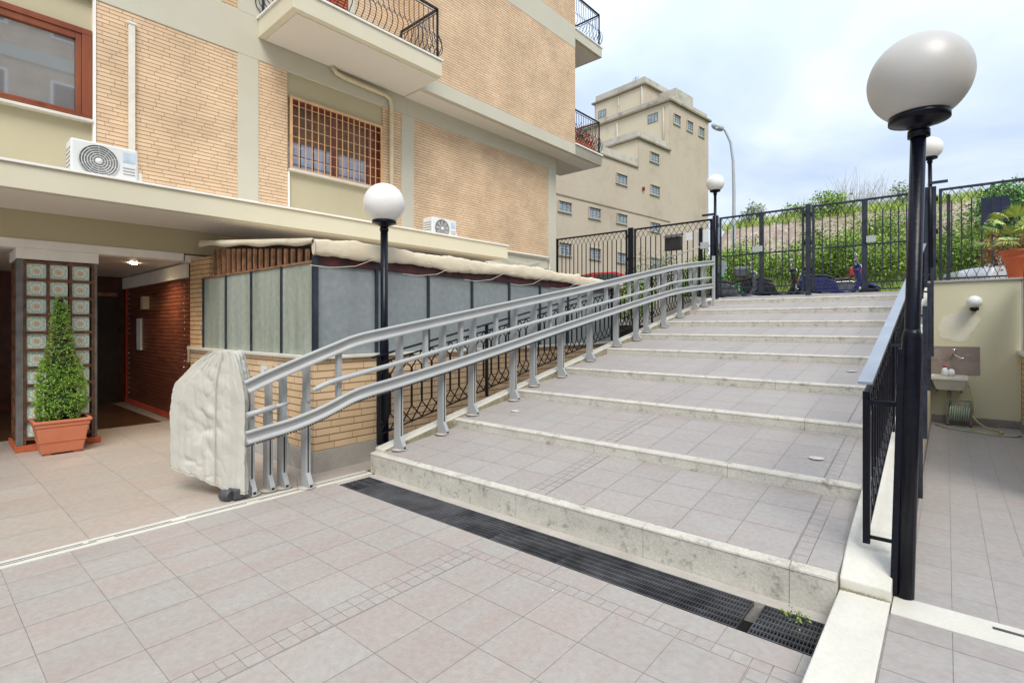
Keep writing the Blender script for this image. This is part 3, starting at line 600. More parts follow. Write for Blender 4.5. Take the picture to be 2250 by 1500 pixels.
w = MB(); w.box(-7.175, X, 3.405, 6.225, 6.303, 6.335); P(w, 'balcony_edge', M['white'], bevel=.004)
w = MB(); w.box(-7.30, X+.02, 3.53, 6.2, 6.010, 6.019); P(w, 'soffit', M['soffit'])
# corner balcony doors etc behind railing are out of sight
def belly_rail(x, y0, y1, z, par, side=1, axis='y', n=None, post=True):
    """railing of bulging bars along y at x (axis 'y') or along x at y (axis 'x')"""
    r = MB(); L = y1-y0; n = n or int(abs(L)/.105)
    def Q(t, out, zz): return (x+out*side, y0+L*t, zz) if axis == 'y' else (y0+L*t, x+out*side, zz)
    r.bar(Q(0, 0, z+.92), Q(1, 0, z+.92), .05, .022); r.bar(Q(0, 0, z+.86), Q(1, 0, z+.86), .012, .012); r.bar(Q(0, 0, z+.06), Q(1, 0, z+.06), .016, .012)
    for i in range(n+1):
        t = i/n
        pts = [(0, .86), (0, .55), (.03, .44), (.10, .33), (.125, .24), (.10, .15), (.03, .08), (0, .06)] if i % 1 == 0 else None
        P_ = [Q(t, a, z+b) for a, b in pts]
        for p, q in zip(P_, P_[1:]): r.bar(p, q, .010, .010)
        if i % 1 == 0 and i < n:
            p = Q(t, .10, z+.33); q = Q(t+1/n, .10, z+.33); mid = Q(t+.5/n, .06, z+.42)
            r.bar(p, mid, .007); r.bar(mid, q, .007)
    for t in (0, 1):
        r.bar(Q(t, 0, z), Q(t, 0, z+.92), .03)
    return r
bs = [c for c in ab.children if c.name.startswith('balcony_slab')][0]
belly_rail(-7.27, 3.50, 6.15, 6.335, None).build('railing', M['grey_iron'], bs)
belly_rail(3.50, -8.36, -7.27, 6.335, None, side=-1, axis='x').build('railing', M['grey_iron'], bs)
belly_rail(6.15, -8.36, -7.27, 6.335, None, side=1, axis='x').build('railing', M['grey_iron'], bs)
for zz, yy in ((6.335, 0), (9.39, 0)):
    P(belly_rail(XO-.06, 11.40, 12.64, zz, None), 'railing', M['grey_iron']); P(belly_rail(12.64, -9.2, XO-.06, zz, None, axis='x'), 'railing', M['grey_iron'])
fl = MB(); fl.box(XO-.35, XO-.12, 11.5, 12.5, 6.34, 6.52); P(fl, 'flower_box', M['terra2'])
fl = MB()
for i in range(900):
    fl.cur = random.choice((0, 0, 1)); fl.leaf((XO-.22+random.gauss(0, .10), random.uniform(11.45, 12.55), 6.50+abs(random.gauss(0, .22))), .06)
P(fl, 'geraniums', [mat('red_petal', (.45, .03, .03), .6, rnd=.4), M['leaf_dark']])
# services on the facade
c = MB(); c.box(X-.0, X+.045, 1.75, 1.82, 3.14, 5.50); c.box(X, X+.055, 1.735, 1.835, 5.50, 5.53)
c.build('cable_conduit', M['pipew'], fr=WF, tag=('white vertical cable conduit rising from the large air conditioner', 'conduit'))
c = MB(); c.tube([(X+.08, 4.65, 5.99), (X+.05, 4.75, 5.93), (X+.05, 4.9, 5.90), (X+.05, 5.75, 5.88), (X+.05, 5.86, 5.84), (X+.05, 5.90, 5.72), (X+.05, 5.90, 4.5), (X+.05, 5.90, 3.16)], .04, 12)
c.build('downpipe', M['pipe'], fr=WF, tag=('cream downpipe bending under the balcony and running down beside the grilled window', 'pipe'))
c = MB(); c.tube([(X+.08, -3, 3.24), (X+.08, 1.0, 3.24)], .022, 10); c.tube([(X+.08, 1.75, 3.24), (X+.08, 4.4, 3.22)], .022, 10); c.box(X+.05, X+.11, 2.2, 2.23, 3.14, 3.24)
c.build('pipe_run', M['pipew'], fr=WF, tag=('thin pipe running along the canopy top behind the large air conditioner', 'pipe'))
c = MB(); c.tube([(X+.04, 7.95, 3.28), (X+.04, 10.85, 3.28), (X+.04, 10.92, 3.24), (X+.04, 10.92, 2.95), (X+.04, 10.85, 2.90), (X+.04, 7.95, 2.96)], .022, 10)
c.tube([(X+.04, 8.7, 3.2), (X+.04, 9.4, 3.05), (X+.04, 10.0, 3.02), (X+.04, 10.5, 3.15)], .008, 6)
c.build('pipe_loop', M['pipew'], fr=WF, tag=('pipe loop with loose cable on the wall past the end of the canopy', 'pipe'))
def ac(y0, w_, x1, z0, h, label, square=False):
    t = thing('air_conditioner', label, 'air conditioner', (x1-.14, y0+w_/2, z0), WF, 'outdoor air conditioning units on the canopy')
    c = MB(); c.box(x1-.28, x1, y0, y0+w_, z0+.03, z0+h); c.build('casing', M['acw'], t, bevel=.02)
    cy, cz, r = y0+w_*.40, z0+h*.52, h*.42
    g = MB(); g.lathe([(r, 0), (r, .006), (r*.97, .006), (r*.96, -.0), (1e-5, .001)], (x1+.001, cy, cz), 40, ax=(1, 0, 0))
    fg = g.build('fan_opening', M['acg'], t)
    g = MB()
    if not square:
        for q in range(6):
            rr = r*(.30+.135*q); g.tube([(x1+.012, cy+rr*cos(a), cz+rr*sin(a)) for a in [2*pi*i/36 for i in range(37)]], .0035, 6, False)
        for i in range(10):
            a = 2*pi*i/10; g.bar((x1+.010, cy+r*.2*cos(a), cz+r*.2*sin(a)), (x1+.010, cy+r*.98*cos(a+.35), cz+r*.98*sin(a+.35)), .003)
    g.lathe([(r*.2, 0), (r*.18, .012), (1e-5, .016)], (x1+.006, cy, cz), 20, ax=(1, 0, 0)); g.build('fan_guard', M['acw'], t)
    if square:
        g = MB()
        for i in range(9): a = 2*pi*i/9; g.quad((x1+.003, cy, cz), (x1+.003, cy+r*.9*cos(a), cz+r*.9*sin(a)), (x1+.006, cy+r*.9*cos(a+.45), cz+r*.9*sin(a+.45)))
        g.build('fan_blades', mat('fan_blade', (.36, .35, .34), .5), t)
    g = MB(); g.box(x1+.001, x1+.004, y0+w_*.76, y0+w_*.95, z0+h*.62, z0+h*.88); g.build('label_sticker', mat('pale_blue_sticker', (.50, .62, .70), .5), t)
    g = MB()
    for i in range(3): g.box(x1+.001, x1+.005, y0+w_*.76, y0+w_*.95, z0+h*(.30+.08*i), z0+h*(.30+.08*i)+.006)
    for i in range(6): g.box(x1-.25, x1-.03, y0-.004, y0+.004, z0+h*(.2+.11*i), z0+h*(.2+.11*i)+.012)
    g.build('vent_slat', M['acg'], t)
    g = MB(); g.box(x1-.26, x1-.02, y0+.05, y0+.1, z0, z0+.034); g.box(x1-.26, x1-.02, y0+w_-.1, y0+w_-.05, z0, z0+.034); g.build('foot', M['black2'], t)
    g = MB(); g.box(x1-.2, x1-.03, y0+w_, y0+w_+.05, z0+.05, z0+.19); g.build('valve_cover', M['acw'], t, bevel=.015)
    return t
ac(1.03, .62, -7.42, 3.135, .44, 'large white air conditioner with spiral fan guard at the left end of the canopy')
ac(6.30, .62, -7.60, 3.135, .42, 'small white air conditioner with square fan opening near the right end of the canopy', True)
ob = thing('opposite_building', 'brick and plaster building behind the photographer, seen only as a reflection in the large window', 'building', (13, 0, .1), WF)
c = MB(); c.box(12, 16, -22, 9, .1, 9.5); c.box(12.3, 16, -4, 8, 9.5, 17.5); c.build('wall', M['brick'], ob)
for z_ in (2.9, 6.0, 9.2, 12.4, 15.6):
    xx_ = 0 if z_ < 9.5 else .3; c = MB(); c.box(11.94+xx_, 11.999+xx_, -22 if z_ < 9.5 else -4, 9 if z_ < 9.5 else 8, z_, z_+.55); c.build('plaster_band', M['plaster_g'], ob)
for y_, z_ in [(a, b) for a in range(-20, 8, 4) for b in (1.0, 4.2, 7.2)]+[(a, b) for a in (-3, .2, 3.4) for b in (10.6, 13.7)]:
        xx_ = 0 if z_ < 9.5 else .3; c = MB(); c.box(11.96+xx_, 11.999+xx_, y_, y_+1.9, z_, z_+1.3); wi = c.build('window', M['white'], ob); c = MB(); c.box(11.95+xx_, 11.962+xx_, y_+.1, y_+1.8, z_+.1, z_+1.2); c.build('pane', M['blind'], wi)
# ================================================================ TILED PILLAR
tp = thing('tiled_pillar', 'square pillar clad in green floral ceramic tiles held in a brown metal lattice', 'pillar', (-8.7, 1.05, 0), WF)
c = MB(); c.box(-9.02, -8.42, .72, 1.40, 0.005, 2.283); c.build('core', M['dark'], tp)
c = MB(); c.box(-9.10, -8.34, .66, 1.46, 0.005, .075); c.build('base', M['cotto'], tp, bevel=.005)
def tilemat():
    m = bpy.data.materials.new('floral_tile'); m.use_nodes = True; nt = m.node_tree; L = nt.links.new; b = nt.nodes['Principled BSDF']; b.inputs['Roughness'].default_value = .25
    uv = N(nt, 'ShaderNodeUVMap'); s = N(nt, 'ShaderNodeSeparateXYZ'); L(uv.outputs[0], s.inputs[0])
    def mth(op, a, b_=None):
        n = N(nt, 'ShaderNodeMath', operation=op)
        for i, q in enumerate((a, b_)):
            if q is None: continue
            if isinstance(q, (int, float)): n.inputs[i].default_value = q
            else: L(q, n.inputs[i])
        return n.outputs[0]
    u = mth('SUBTRACT', s.outputs[0], .5); v = mth('SUBTRACT', s.outputs[1], .5)
    r = mth('SQRT', mth('ADD', mth('MULTIPLY', u, u), mth('MULTIPLY', v, v))); a = mth('ARCTAN2', v, u)
    pet = mth('MULTIPLY', mth('COSINE', mth('MULTIPLY', a, 8)), .05)
    rr = mth('ADD', r, pet)
    nz = N(nt, 'ShaderNodeTexNoise'); nz.inputs['Scale'].default_value = 9; L(uv.outputs[0], nz.inputs['Vector'])
    rr = mth('ADD', rr, mth('MULTIPLY', mth('SUBTRACT', nz.outputs[0], .5), .10))
    cr = N(nt, 'ShaderNodeValToRGB'); L(rr, cr.inputs[0]); cr.color_ramp.interpolation = 'LINEAR'
    E_ = [(0, (.60, .46, .28)), (.12, (.68, .60, .45)), (.17, (.58, .43, .26)), (.21, (.84, .86, .76)), (.30, (.84, .87, .78)), (.35, (.38, .66, .56)), (.40, (.42, .70, .60)), (.44, (.82, .88, .79)), (.56, (.84, .88, .80)), (.62, (.60, .80, .72))]
    cr.color_ramp.elements[0].position = 0; cr.color_ramp.elements[0].color = (*E_[0][1], 1); cr.color_ramp.elements[1].position = 1; cr.color_ramp.elements[1].color = (.30, .48, .42, 1)
    for p, c in E_[1:]: q = cr.color_ramp.elements.new(p); q.color = (*c, 1)
    cr.color_ramp.elements[-1].color = (.78, .88, .82, 1)
    L(cr.outputs[0], b.inputs['Base Color']); return m
FT = tilemat()
def uvquads(quads, name, m, par):
    off = OFF[par]; me = bpy.data.meshes.new(name); vs = []; fs = []
    for q in quads:
        fs.append(tuple(range(len(vs), len(vs)+4))); vs += [tuple(Vector(p)-off) for p in q]
    me.from_pydata(vs, [], fs); uvl = me.uv_layers.new(name='UVMap')
    for i in range(len(fs)):
        for k, c in enumerate(((0, 0), (1, 0), (1, 1), (0, 1))): uvl.data[i*4+k].uv = c
    me.materials.append(m); o = bpy.data.objects.new(name, me); COL.objects.link(o); o.parent = par; OFF[o] = off; return o
ty = [.765, .965, 1.175]; tw = .175; q = []; q2 = []
pitch = (2.235-.13)/10
for i in range(10):
    z1 = 2.235-i*pitch; zb = z1-pitch+.035
    for a in ty: q.append([(-8.405, a, zb), (-8.405, a+tw, zb), (-8.405, a+tw, z1), (-8.405, a, z1)])
    for a in (-8.60, -8.80, -9.00): q2.append([(a, .705, zb), (a+tw, .705, zb), (a+tw, .705, z1), (a, .705, z1)])
uvquads(q, 'ceramic_tiles', FT, tp); uvquads(q2, 'ceramic_tiles', FT, tp)
lt = MB(); BR = mat('brown_lattice', (.17, .075, .035), .45, var=.3, vscale=12); BG = mat('grey_angle_iron', (.17, .165, .16), .45, var=.2)
for i in range(11):
    z = 2.235-i*pitch; lt.box(-8.392, -8.372, .70, 1.42, z, z+.035); lt.box(-9.02, -8.40, .68, .70, z, z+.035)
for a in (.73, .942, 1.152, 1.37): lt.box(-8.390, -8.375, a, a+.028, .08, 2.28)
for a in (-9.02, -8.82, -8.62): lt.box(a-.012, a+.012, .683, .697, .08, 2.28)
lt.build('lattice', BR, tp)
lt = MB(); lt.box(-8.40, -8.365, .672, .735, .076, 2.284); lt.box(-8.46, -8.40, .672, .70, .076, 2.284); lt.box(-8.45, -8.368, 1.398, 1.425, .076, 2.284); lt.build('corner_angle', BG, tp, bevel=.003)
# potted topiary
pt = thing('planter_box', 'square terracotta planter standing against the tiled pillar', 'planter', (-8.10, 1.03, 0), WF)
def taper(c0, hw0, z0, hw1, z1, mb):
    P8 = []
    for hw, z in ((hw0, z0), (hw1, z1)):
        for sx_, sy_ in ((-1, -1), (1, -1), (1, 1), (-1, 1)): P8.append((c0[0]+sx_*hw[0], c0[1]+sy_*hw[1], z))
    mb.hexa(P8)
pc = (-8.06, 1.03); c = MB()
taper(pc, (.155, .185), .02, (.195, .235), .32, c); taper(pc, (.20, .242), .32, (.205, .248), .37, c); c.build('body', M['terra'], pt, bevel=.012)
c = MB(); 
for a, b, d, e in ((-.215, -.185, -.262, .262), (.185, .215, -.262, .262)): c.box(pc[0]+a, pc[0]+b, pc[1]+d, pc[1]+e, .37, .405)
for a, b in ((-.262, -.232), (.232, .262)): c.box(pc[0]-.185, pc[0]+.185, pc[1]+a, pc[1]+b, .37, .4045)
c.build('rim', M['terra'], pt, bevel=.008)
c = MB(); 
for a in (-.11, .11):
    for b in (-.13, .13): c.box(pc[0]+a-.03, pc[0]+a+.03, pc[1]+b-.03, pc[1]+b+.03, 0.005, .022)
taper(pc, (.178, .212), .15, (.181, .216), .162, c)
c.build('foot', M['terra'], pt)
c = MB(); c.box(pc[0]-.185, pc[0]+.185, pc[1]-.232, pc[1]+.232, .371, .385); c.build('soil', M['soil'], pt)
tt = thing('topiary_cone', 'cone shaped green topiary shrub growing in the square planter', 'shrub', (pc[0], pc[1], .385), WF)
def rad(z):   # silhouette radius by height
    L = [(.385, .15), (.45, .205), (.60, .228), (.75, .218), (.90, .197), (1.05, .162), (1.2, .125), (1.35, .098), (1.5, .075), (1.65, .055), (1.75, .045), (1.85, .02)]
    for (a, r), (b, s) in zip(L, L[1:]):
        if a <= z <= b: return r+(s-r)*(z-a)/(b-a)
    return .02
c = MB(); c.lathe([(.012, .38), (.012, 1.78)], (pc[0], pc[1], 0), 8); c.build('trunk', M['bark'], tt)
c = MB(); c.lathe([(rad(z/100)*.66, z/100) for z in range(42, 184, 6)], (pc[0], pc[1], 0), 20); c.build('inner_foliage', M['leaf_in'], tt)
c = MB(); n = 0
while n < 1500:
    z = random.uniform(.40, 1.85); r = rad(z)
    if random.random() > (r+.03)/.27: continue
    a = random.uniform(0, 2*pi); wob = 1+.16*noise.noise(Vector((cos(a)*2, sin(a)*2, z*6)))
    rr = r*wob*random.uniform(.80, 1.03); p = Vector((pc[0]+rr*cos(a), pc[1]+rr*sin(a), z)); od = Vector((cos(a), sin(a), .5))
    for q in range(9):
        d = od+Vector((random.gauss(0, .8), random.gauss(0, .8), random.gauss(0, .8))); c.cur = 1 if (1.05 < z < 1.5 and random.random() < .35) or random.random() < .03 else 0; c.leaf(p+Vector((random.gauss(0, .010), random.gauss(0, .010), random.gauss(0, .010))), random.uniform(.016, .030), d, .5)
    n += 1
c.cur = 0
for q in range(170):
    z = random.uniform(.42, 1.8); a = random.uniform(0, 2*pi); rr = rad(z)*1.02; d = Vector((cos(a), sin(a), random.uniform(.3, 1.6))).normalized(); L_ = random.uniform(.02, .055)
    for k_ in range(6): c.leaf(Vector((pc[0]+rr*cos(a), pc[1]+rr*sin(a), z))+d*L_*k_/5, .02, d+Vector((random.gauss(0, .6), random.gauss(0, .6), random.gauss(0, .6))), .5)
c.cur = 0
c.build('foliage', [M['leaf_box'], mat('brown_leaf', (.24, .19, .09), .7, rnd=.4)], tt)
# ================================================================ GLASS VERANDA (frame S)
vr = thing('glass_veranda', 'brick based veranda enclosed in frosted glass panels beside the stairs', 'veranda', (-6.4, 6, 0))
VX, VY, VE = -4.89, 2.70, 9.05
c = MB(); c.box(VX-.25, VX, VY, VE, .02, 1.15); c.box(-8.32, VX-.25, VY, VY+.25, .02, 1.15); c.build('brick_base', M['brick_base'], vr)
c = MB(); c.box(VX-.25, VX+.012, VY-.012, VE, .0, .22); c.box(-8.32, VX-.25, VY-.012, VY+.2, .0, .22); c.build('plinth', M['conc'], vr)
c = MB(); c.box(VX-.27, VX+.035, VY-.035, VE+.02, 1.152, 1.186); c.box(-8.36, VX-.27, VY-.035, VY+.25, 1.152, 1.186); c.build('sill', M['marble'], vr, bevel=.004)
c = MB(); c.box(-8.33, -7.95, VY+.0, VY+.26, 1.188, 2.44); c.box(-7.95, -7.72, VY+.03, VY+.26, 2.17, 2.44); c.build('brick_pier', M['brick_both'], vr)
gy = [2.755, 3.47, 4.23, 5.0, 5.78, 6.53, 7.32, 8.1, 9.0]
for a, b in zip(gy, gy[1:]):
    g = MB(); g.box(VX-.055, VX-.045, a+.006, b-.006, 1.19, 2.12); g.build('glass_panel', M['glassf'], vr)
gx = [-7.93, -7.16, -6.41, -5.65, -4.93]
for a, b in zip(gx, gx[1:]):
    g = MB(); g.box(a+.008, b-.008, VY+.045, VY+.055, 1.19, 2.14); g.build('glass_panel', M['glassl'], vr)
MUL = mat('mullion_paint', (.025, .035, .05), .45, var=.2)
for a in gy[1:]:
    g = MB(); g.box(VX-.06, VX-.015, a-.014, a+.014, 1.188, 2.20); g.build('mullion', MUL, vr)
for a in gx[:-1]:
    g = MB(); g.box(a-.008, a+.008, VY+.02, VY+.06, 1.188, 2.15); g.build('mullion', MUL, vr)
g = MB(); g.box(VX-.05, VX-.002, VY+.002, VY+.05, 1.188, 2.20); g.build('corner_post', MUL, vr)
c = MB(); c.box(VX-.2, VX-.03, VY+.3, VE, 2.2, 2.30); c.cur = 1; c.box(VX-.06, VX-.016, VY+.06, VE, 2.122, 2.215); c.build('head_beam', [M['dark'], mat('wine_beam', (.09, .014, .014), .5, var=.4)], vr)
c = MB(); c.box(-7.93, VX-.05, VY+.03, VY+.08, 2.142, 2.165); c.build('top_rail', M['slat'], vr)
# slats closing the gap over the left glass
c = MB()
for i in range(18):
    x = -7.62+i*.155
    if x > -4.98: break
    c.box(x-.022, x+.022, VY+.05, VY+.08, 2.166, 2.275+(-4.9-x)*.095)
c.build('slats', M['slat'], vr)
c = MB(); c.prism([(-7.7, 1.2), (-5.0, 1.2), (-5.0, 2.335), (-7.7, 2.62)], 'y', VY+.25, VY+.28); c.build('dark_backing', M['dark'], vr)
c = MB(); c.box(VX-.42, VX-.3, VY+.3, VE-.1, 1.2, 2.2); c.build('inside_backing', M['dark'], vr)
# awning: sloping canvas + rolled valance
aw = thing('canvas_awning', 'beige canvas awning with rolled drooping front edge over the veranda', 'awning', (-6.2, 6, 2.2))
def fz(y): return 2.372+.012*sin(y*3.1)+.008*sin(y*7.7)
c = MB(); ny = 60; nx = 8; i0 = 0
for j in range(ny+1):
    y = VY+.02+(VE+.05-VY)*j/ny
    for i in range(nx+1):
        t = i/nx; x = -4.90-t*2.55; c.v.append((x, y, fz(y)+t*.30-.03*sin(t*pi)+.01*sin(y*5+t*4)))
for j in range(ny):
    for i in range(nx):
        a = j*(nx+1)+i; c.face([a, a+1, a+nx+2, a+nx+1], True)
c.build('canvas', M['awn'], aw)
c = MB(); ny = 320; rings = 18
for j in range(ny+1):
    y = VY-.02+(VE+.1-VY)*j/ny
    sag = .010*sin(y*2.3)+.008*noise.noise(Vector((y*3, 0, 0)))
    taper_ = 1 if y < 7.9 else 1-.25*(y-7.9)
    hgt = (.088+.012*sin(y*4.1+1)+.012*noise.noise(Vector((y*5, 3, 0))))*taper_; wd_ = .030+.010*noise.noise(Vector((y*4, 9, 0)))
    cz = 2.288+sag-(.03 if y > 7.6 else 0)
    for r in range(rings):
        a = 2*pi*r/rings; k = 1+.16*noise.noise(Vector((cos(a)*1.5, sin(a)*1.5, y*6)))-.09*max(0, 1-abs(noise.noise(Vector((y*5+sin(a)*1.5, y*2-sin(a)*2, 4))))*7)
        c.v.append((-4.865+cos(a)*wd_*k, y, cz+sin(a)*hgt*k))
for j in range(ny):
    for r in range(rings):
        r2 = (r+1) % rings; c.face([j*rings+r, j*rings+r2, (j+1)*rings+r2, (j+1)*rings+r], True)
c.face(list(range(rings))); c.face([ny*rings+r for r in range(rings)][::-1])
c.build('rolled_valance', M['awn'], aw)
c = MB(); n_ = 30
for j in range(n_+1):
    t = j/n_; x = -4.86-t*3.02; top = 2.372+t*.29; d = .075+.012*sin(t*20)-(.03*max(0, .12-t)/.12)
    c.v += [(x, VY-.03, top), (x, VY-.045-.006*sin(t*31), top-d*.5), (x, VY-.035+.006*sin(t*17), top-d), (x, VY-.02, top-d+.0), (x, VY-.02, top)]
for j in range(n_):
    for r in range(4): a = j*5+r; c.face([a, a+1, a+6, a+5], True)
c.build('side_valance', M['awn'], aw)
c = MB()
for y in (3.4, 4.55, 5.55, 6.5, 7.5): c.tube([(-4.82, y, 2.235), (-4.84, y-.25, 2.13), (-4.86, y-.55, 2.09), (-4.87, y-.75, 2.10)], .003, 5)
for y in (3.35, 4.15, 4.95, 5.75, 6.55, 7.35): c.sphere((-4.818, y, 2.245), .009, 8, 6)
c.build('tie_cord', M['pipew'], aw)
sb = MB(); sb.box(-5.98, -5.78, VY-.05, VY-.002, .93, 1.06); sb.cur = 1; sb.box(-5.96, -5.82, VY-.052, VY-.05, .95, 1.04)
sb.build('junction_box', [M['pipe'], M['paper']], tag=('small cream electrical box on the brick base behind the covered lift', 'junction box'))
# ================================================================ STAIR LIFT RAIL
sl = thing('stairlift_track', 'pale grey double rail stairlift track on aluminium posts climbing beside the stairs', 'stairlift rail', (-4.3, 3, 0))
F_ = Vector((-sin(TH), cos(TH), 0)); R_ = Vector((cos(TH), sin(TH), 0))
def onX(u, v, x):
    d = F_*FPX+R_*(u-CX)+Vector((0, 0, HY-v)); t = x/d.x; return Vector((x, d.y*t, CAMZ+d.z*t))
# measured points of the rails: (image u, image v, lateral position X)
def smooth(P, it=2):
    for _ in range(it):
        Q = [P[0]]
        for a, b in zip(P, P[1:]): Q += [a*.75+b*.25, a*.25+b*.75]
        Q.append(P[-1]); P = Q
    return P
UP = [(542, 851, -4.42), (588, 829, -4.41), (639, 807, -4.38), (689, 785.5, -4.33), (737, 766, -4.27), (774, 750, -4.22), (811, 740, -4.19), (853, 731, -4.18), (1050, 686.5, -4.18), (1250, 643, -4.18), (1450, 595, -4.18), (1493, 585, -4.18), (1568, 577, -4.18)]
LO = [(542, 962, -4.42), (588, 948, -4.41), (639, 933.5, -4.38), (689, 914, -4.33), (727, 896, -4.28), (774, 870, -4.22), (811, 857, -4.19), (868, 841, -4.18), (1050, 783.5, -4.18), (1250, 714.5, -4.18), (1450, 650, -4.18), (1493, 638, -4.18), (1566, 628, -4.18)]
PI_ = [(694, 854, -4.30), (724.7, 839, -4.26), (798.6, 818, -4.20), (870, 799, -4.19), (1050, 744.5, -4.19), (1250, 686, -4.19), (1450, 631.5, -4.19), (1480, 619, -4.19), (1563, 610, -4.19)]
up = [onX(*p) for p in UP]; lo = [onX(*p) for p in LO]; pi_ = [onX(*p) for p in PI_]
RP = [(-.025, .052), (.008, .058), (.022, .050), (.024, .040), (.004, .028), (-.004, .018), (-.004, -.018), (.004, -.028), (.024, -.040), (.022, -.052), (.008, -.058), (-.025, -.052)]
c = MB(); c.sweep(smooth(up), RP, (1, 0, 0)); c.build('rail', M['alu'], sl)
c = MB(); c.sweep(smooth(lo), RP, (1, 0, 0)); c.build('rail', M['alu'], sl)
c = MB(); P2 = smooth(lo, 3); acc = 0
for a, b in zip(P2, P2[1:]):
    L = (b-a).length; d = (b-a)/L; s_ = 0
    while s_ < L:
        if acc <= 0: p = a+d*s_; c.bar(p+Vector((-.005, -.006, -.06)), p+Vector((-.005, .006, -.075)), .018, .012); acc = .03
        s_ += .01; acc -= .01
    if a.y > 6.5: break
c.build('gear_rack', M['grate'], sl)
c = MB(); c.tube(smooth(pi_), .024, 10); c.tube([onX(694, 854, -4.30), onX(686, 858, -4.31)], [.024, .008], 10); c.build('handrail_tube', M['alu'], sl)
c = MB(); c.tube([onX(542, 912, -4.40), onX(575, 902, -4.40), onX(605, 893, -4.38)], .024, 10); c.tube([onX(605, 893, -4.38), onX(632, 886, -4.40)], .015, 8); c.build('handrail_tube', M['alu'], sl)
def interp(L, y):
    for a, b in zip(L, L[1:]):
        if a.y <= y <= b.y: return a.lerp(b, (y-a.y)/(b.y-a.y))
    return L[0] if y < L[0].y else L[-1]
def post(x, y, zb, name='post'):
    u = interp(up, y); l = interp(lo, y); c = MB()
    xa, xb = x-.045, x+.045
    c.box(xa, xb, y-.024, y+.024, zb+.012, l.z+.10); c.box(xa+.012, xb+.012, y-.016, y+.016, l.z+.10, u.z-.02)
    c.box(xb+.0, u.x-.02, y-.012, y+.012, u.z-.055, u.z-.03); c.box(xb, l.x-.02, y-.012, y+.012, l.z-.03, l.z-.0)
    c.prism([(xb, zb+.012), (xb+.055, zb+.012), (xb+.055, zb+.045), (xb, zb+.14)], 'y', y-.022, y+.022)
    c.cur = 1; c.box(xb, xb+.0015, y-.006, y+.006, zb+.14, l.z-.06); c.box(xb+.055, xb+.0565, y-.012, y+.012, zb+.016, zb+.036)
    c.cur = 0; o = c.build('post', [M['alu2'], M['rubber']], sl, bevel=.003)
    b_ = MB(); b_.lathe([(.088, 0), (.088, .011), (1e-5, .012)], (x+.02, y, zb), 8); b_.build('base_plate', M['conc'], o)
for y in (3.30, 3.89, 4.37, 5.13, 5.55, 6.21, 7.0, 7.85, 8.59, 9.0, 9.78, 10.58, 11.42, 11.99): post(-4.30, y, treadz(y)+.006)
post(-4.53, 2.42, .007); post(-4.72, 2.16, .007); post(-4.70, 2.28, .007); post(-4.72, 2.0, .007)
for y in (3.6, 4.12, 4.72, 5.85, 6.6, 7.4, 8.2, 9.4, 10.2, 11.0, 11.7, 2.62):
    u = interp(up, y); l = interp(lo, y); c = MB(); xx = u.x-.05
    c.box(xx-.03, xx+.02, y-.022, y+.022, l.z+.04, u.z-.04); c.box(xx+.02, xx+.03, y-.014, y+.014, u.z-.06, u.z-.03); c.build('spacer', M['alu2'], sl, bevel=.003)
c = MB(); y = 2.16
c.box(-4.56, -4.52, 2.2, 2.24, interp(lo, 2.2).z-.12, interp(up, 2.2).z-.05); c.build('spacer', M['alu2'], sl)
c = MB(); c.tube([(-4.62, 2.28, .5), (-4.56, 2.36, .03)], .008, 6); c.build('brace', M['alu2'], sl)
c = MB(); c.box(-4.22, -4.16, 12.30, 12.36, treadz(12.33), 3.12); c.build('end_post', M['alu'], sl, bevel=.004)
# covered lift platform
cv = thing('covered_lift', 'folded stairlift platform wrapped in a cream canvas cover at the foot of the track', 'stairlift', (-4.9, 1.8, 0))
A = Vector((-4.58, 1.90)); B_ = Vector((-4.85, 1.775)); C_ = Vector((-5.32, 1.56)); D_ = Vector((-5.16, 2.00)); E_2 = Vector((-4.74, 2.04))
poly = [A, B_, C_, D_, E_2]
rows = [(0.05, 0., 0.), (.09, 0., 0.), (.16, .0, .0), (.24, 0, 0), (.33, 0, 0), (.42, .0, .0), (.51, .0, .0), (.60, .005, .0), (.69, .01, 0), (.77, .01, 0), (.85, .015, .0), (.92, .03, .01), (.98, .07, .03), (1.04, .14, .055), (1.10, .22, .08), (1.16, .31, .11), (1.21, .39, .135), (1.245, .45, .16), (1.265, .50, .19), (1.272, .53, .22)]
rows0 = rows; rows = []
for (z, lf, rt), (z_b, lb_, rb_) in zip(rows0, rows0[1:]):
    n_ = max(1, int(round((z_b-z)/.014)))
    for k_ in range(n_): t_ = k_/n_; rows.append((z+(z_b-z)*t_, lf+(lb_-lf)*t_, rt+(rb_-rt)*t_))
rows.append(rows0[-1])
c = MB(); per = 190
cum = [0]
for i in range(5): cum.append(cum[-1]+(poly[(i+1) % 5]-poly[i]).length)
def onpoly(t):
    s_ = t*cum[-1]
    for i in range(5):
        if s_ <= cum[i+1]+1e-9:
            k = (s_-cum[i])/(cum[i+1]-cum[i]); return poly[i].lerp(poly[(i+1) % 5], k)
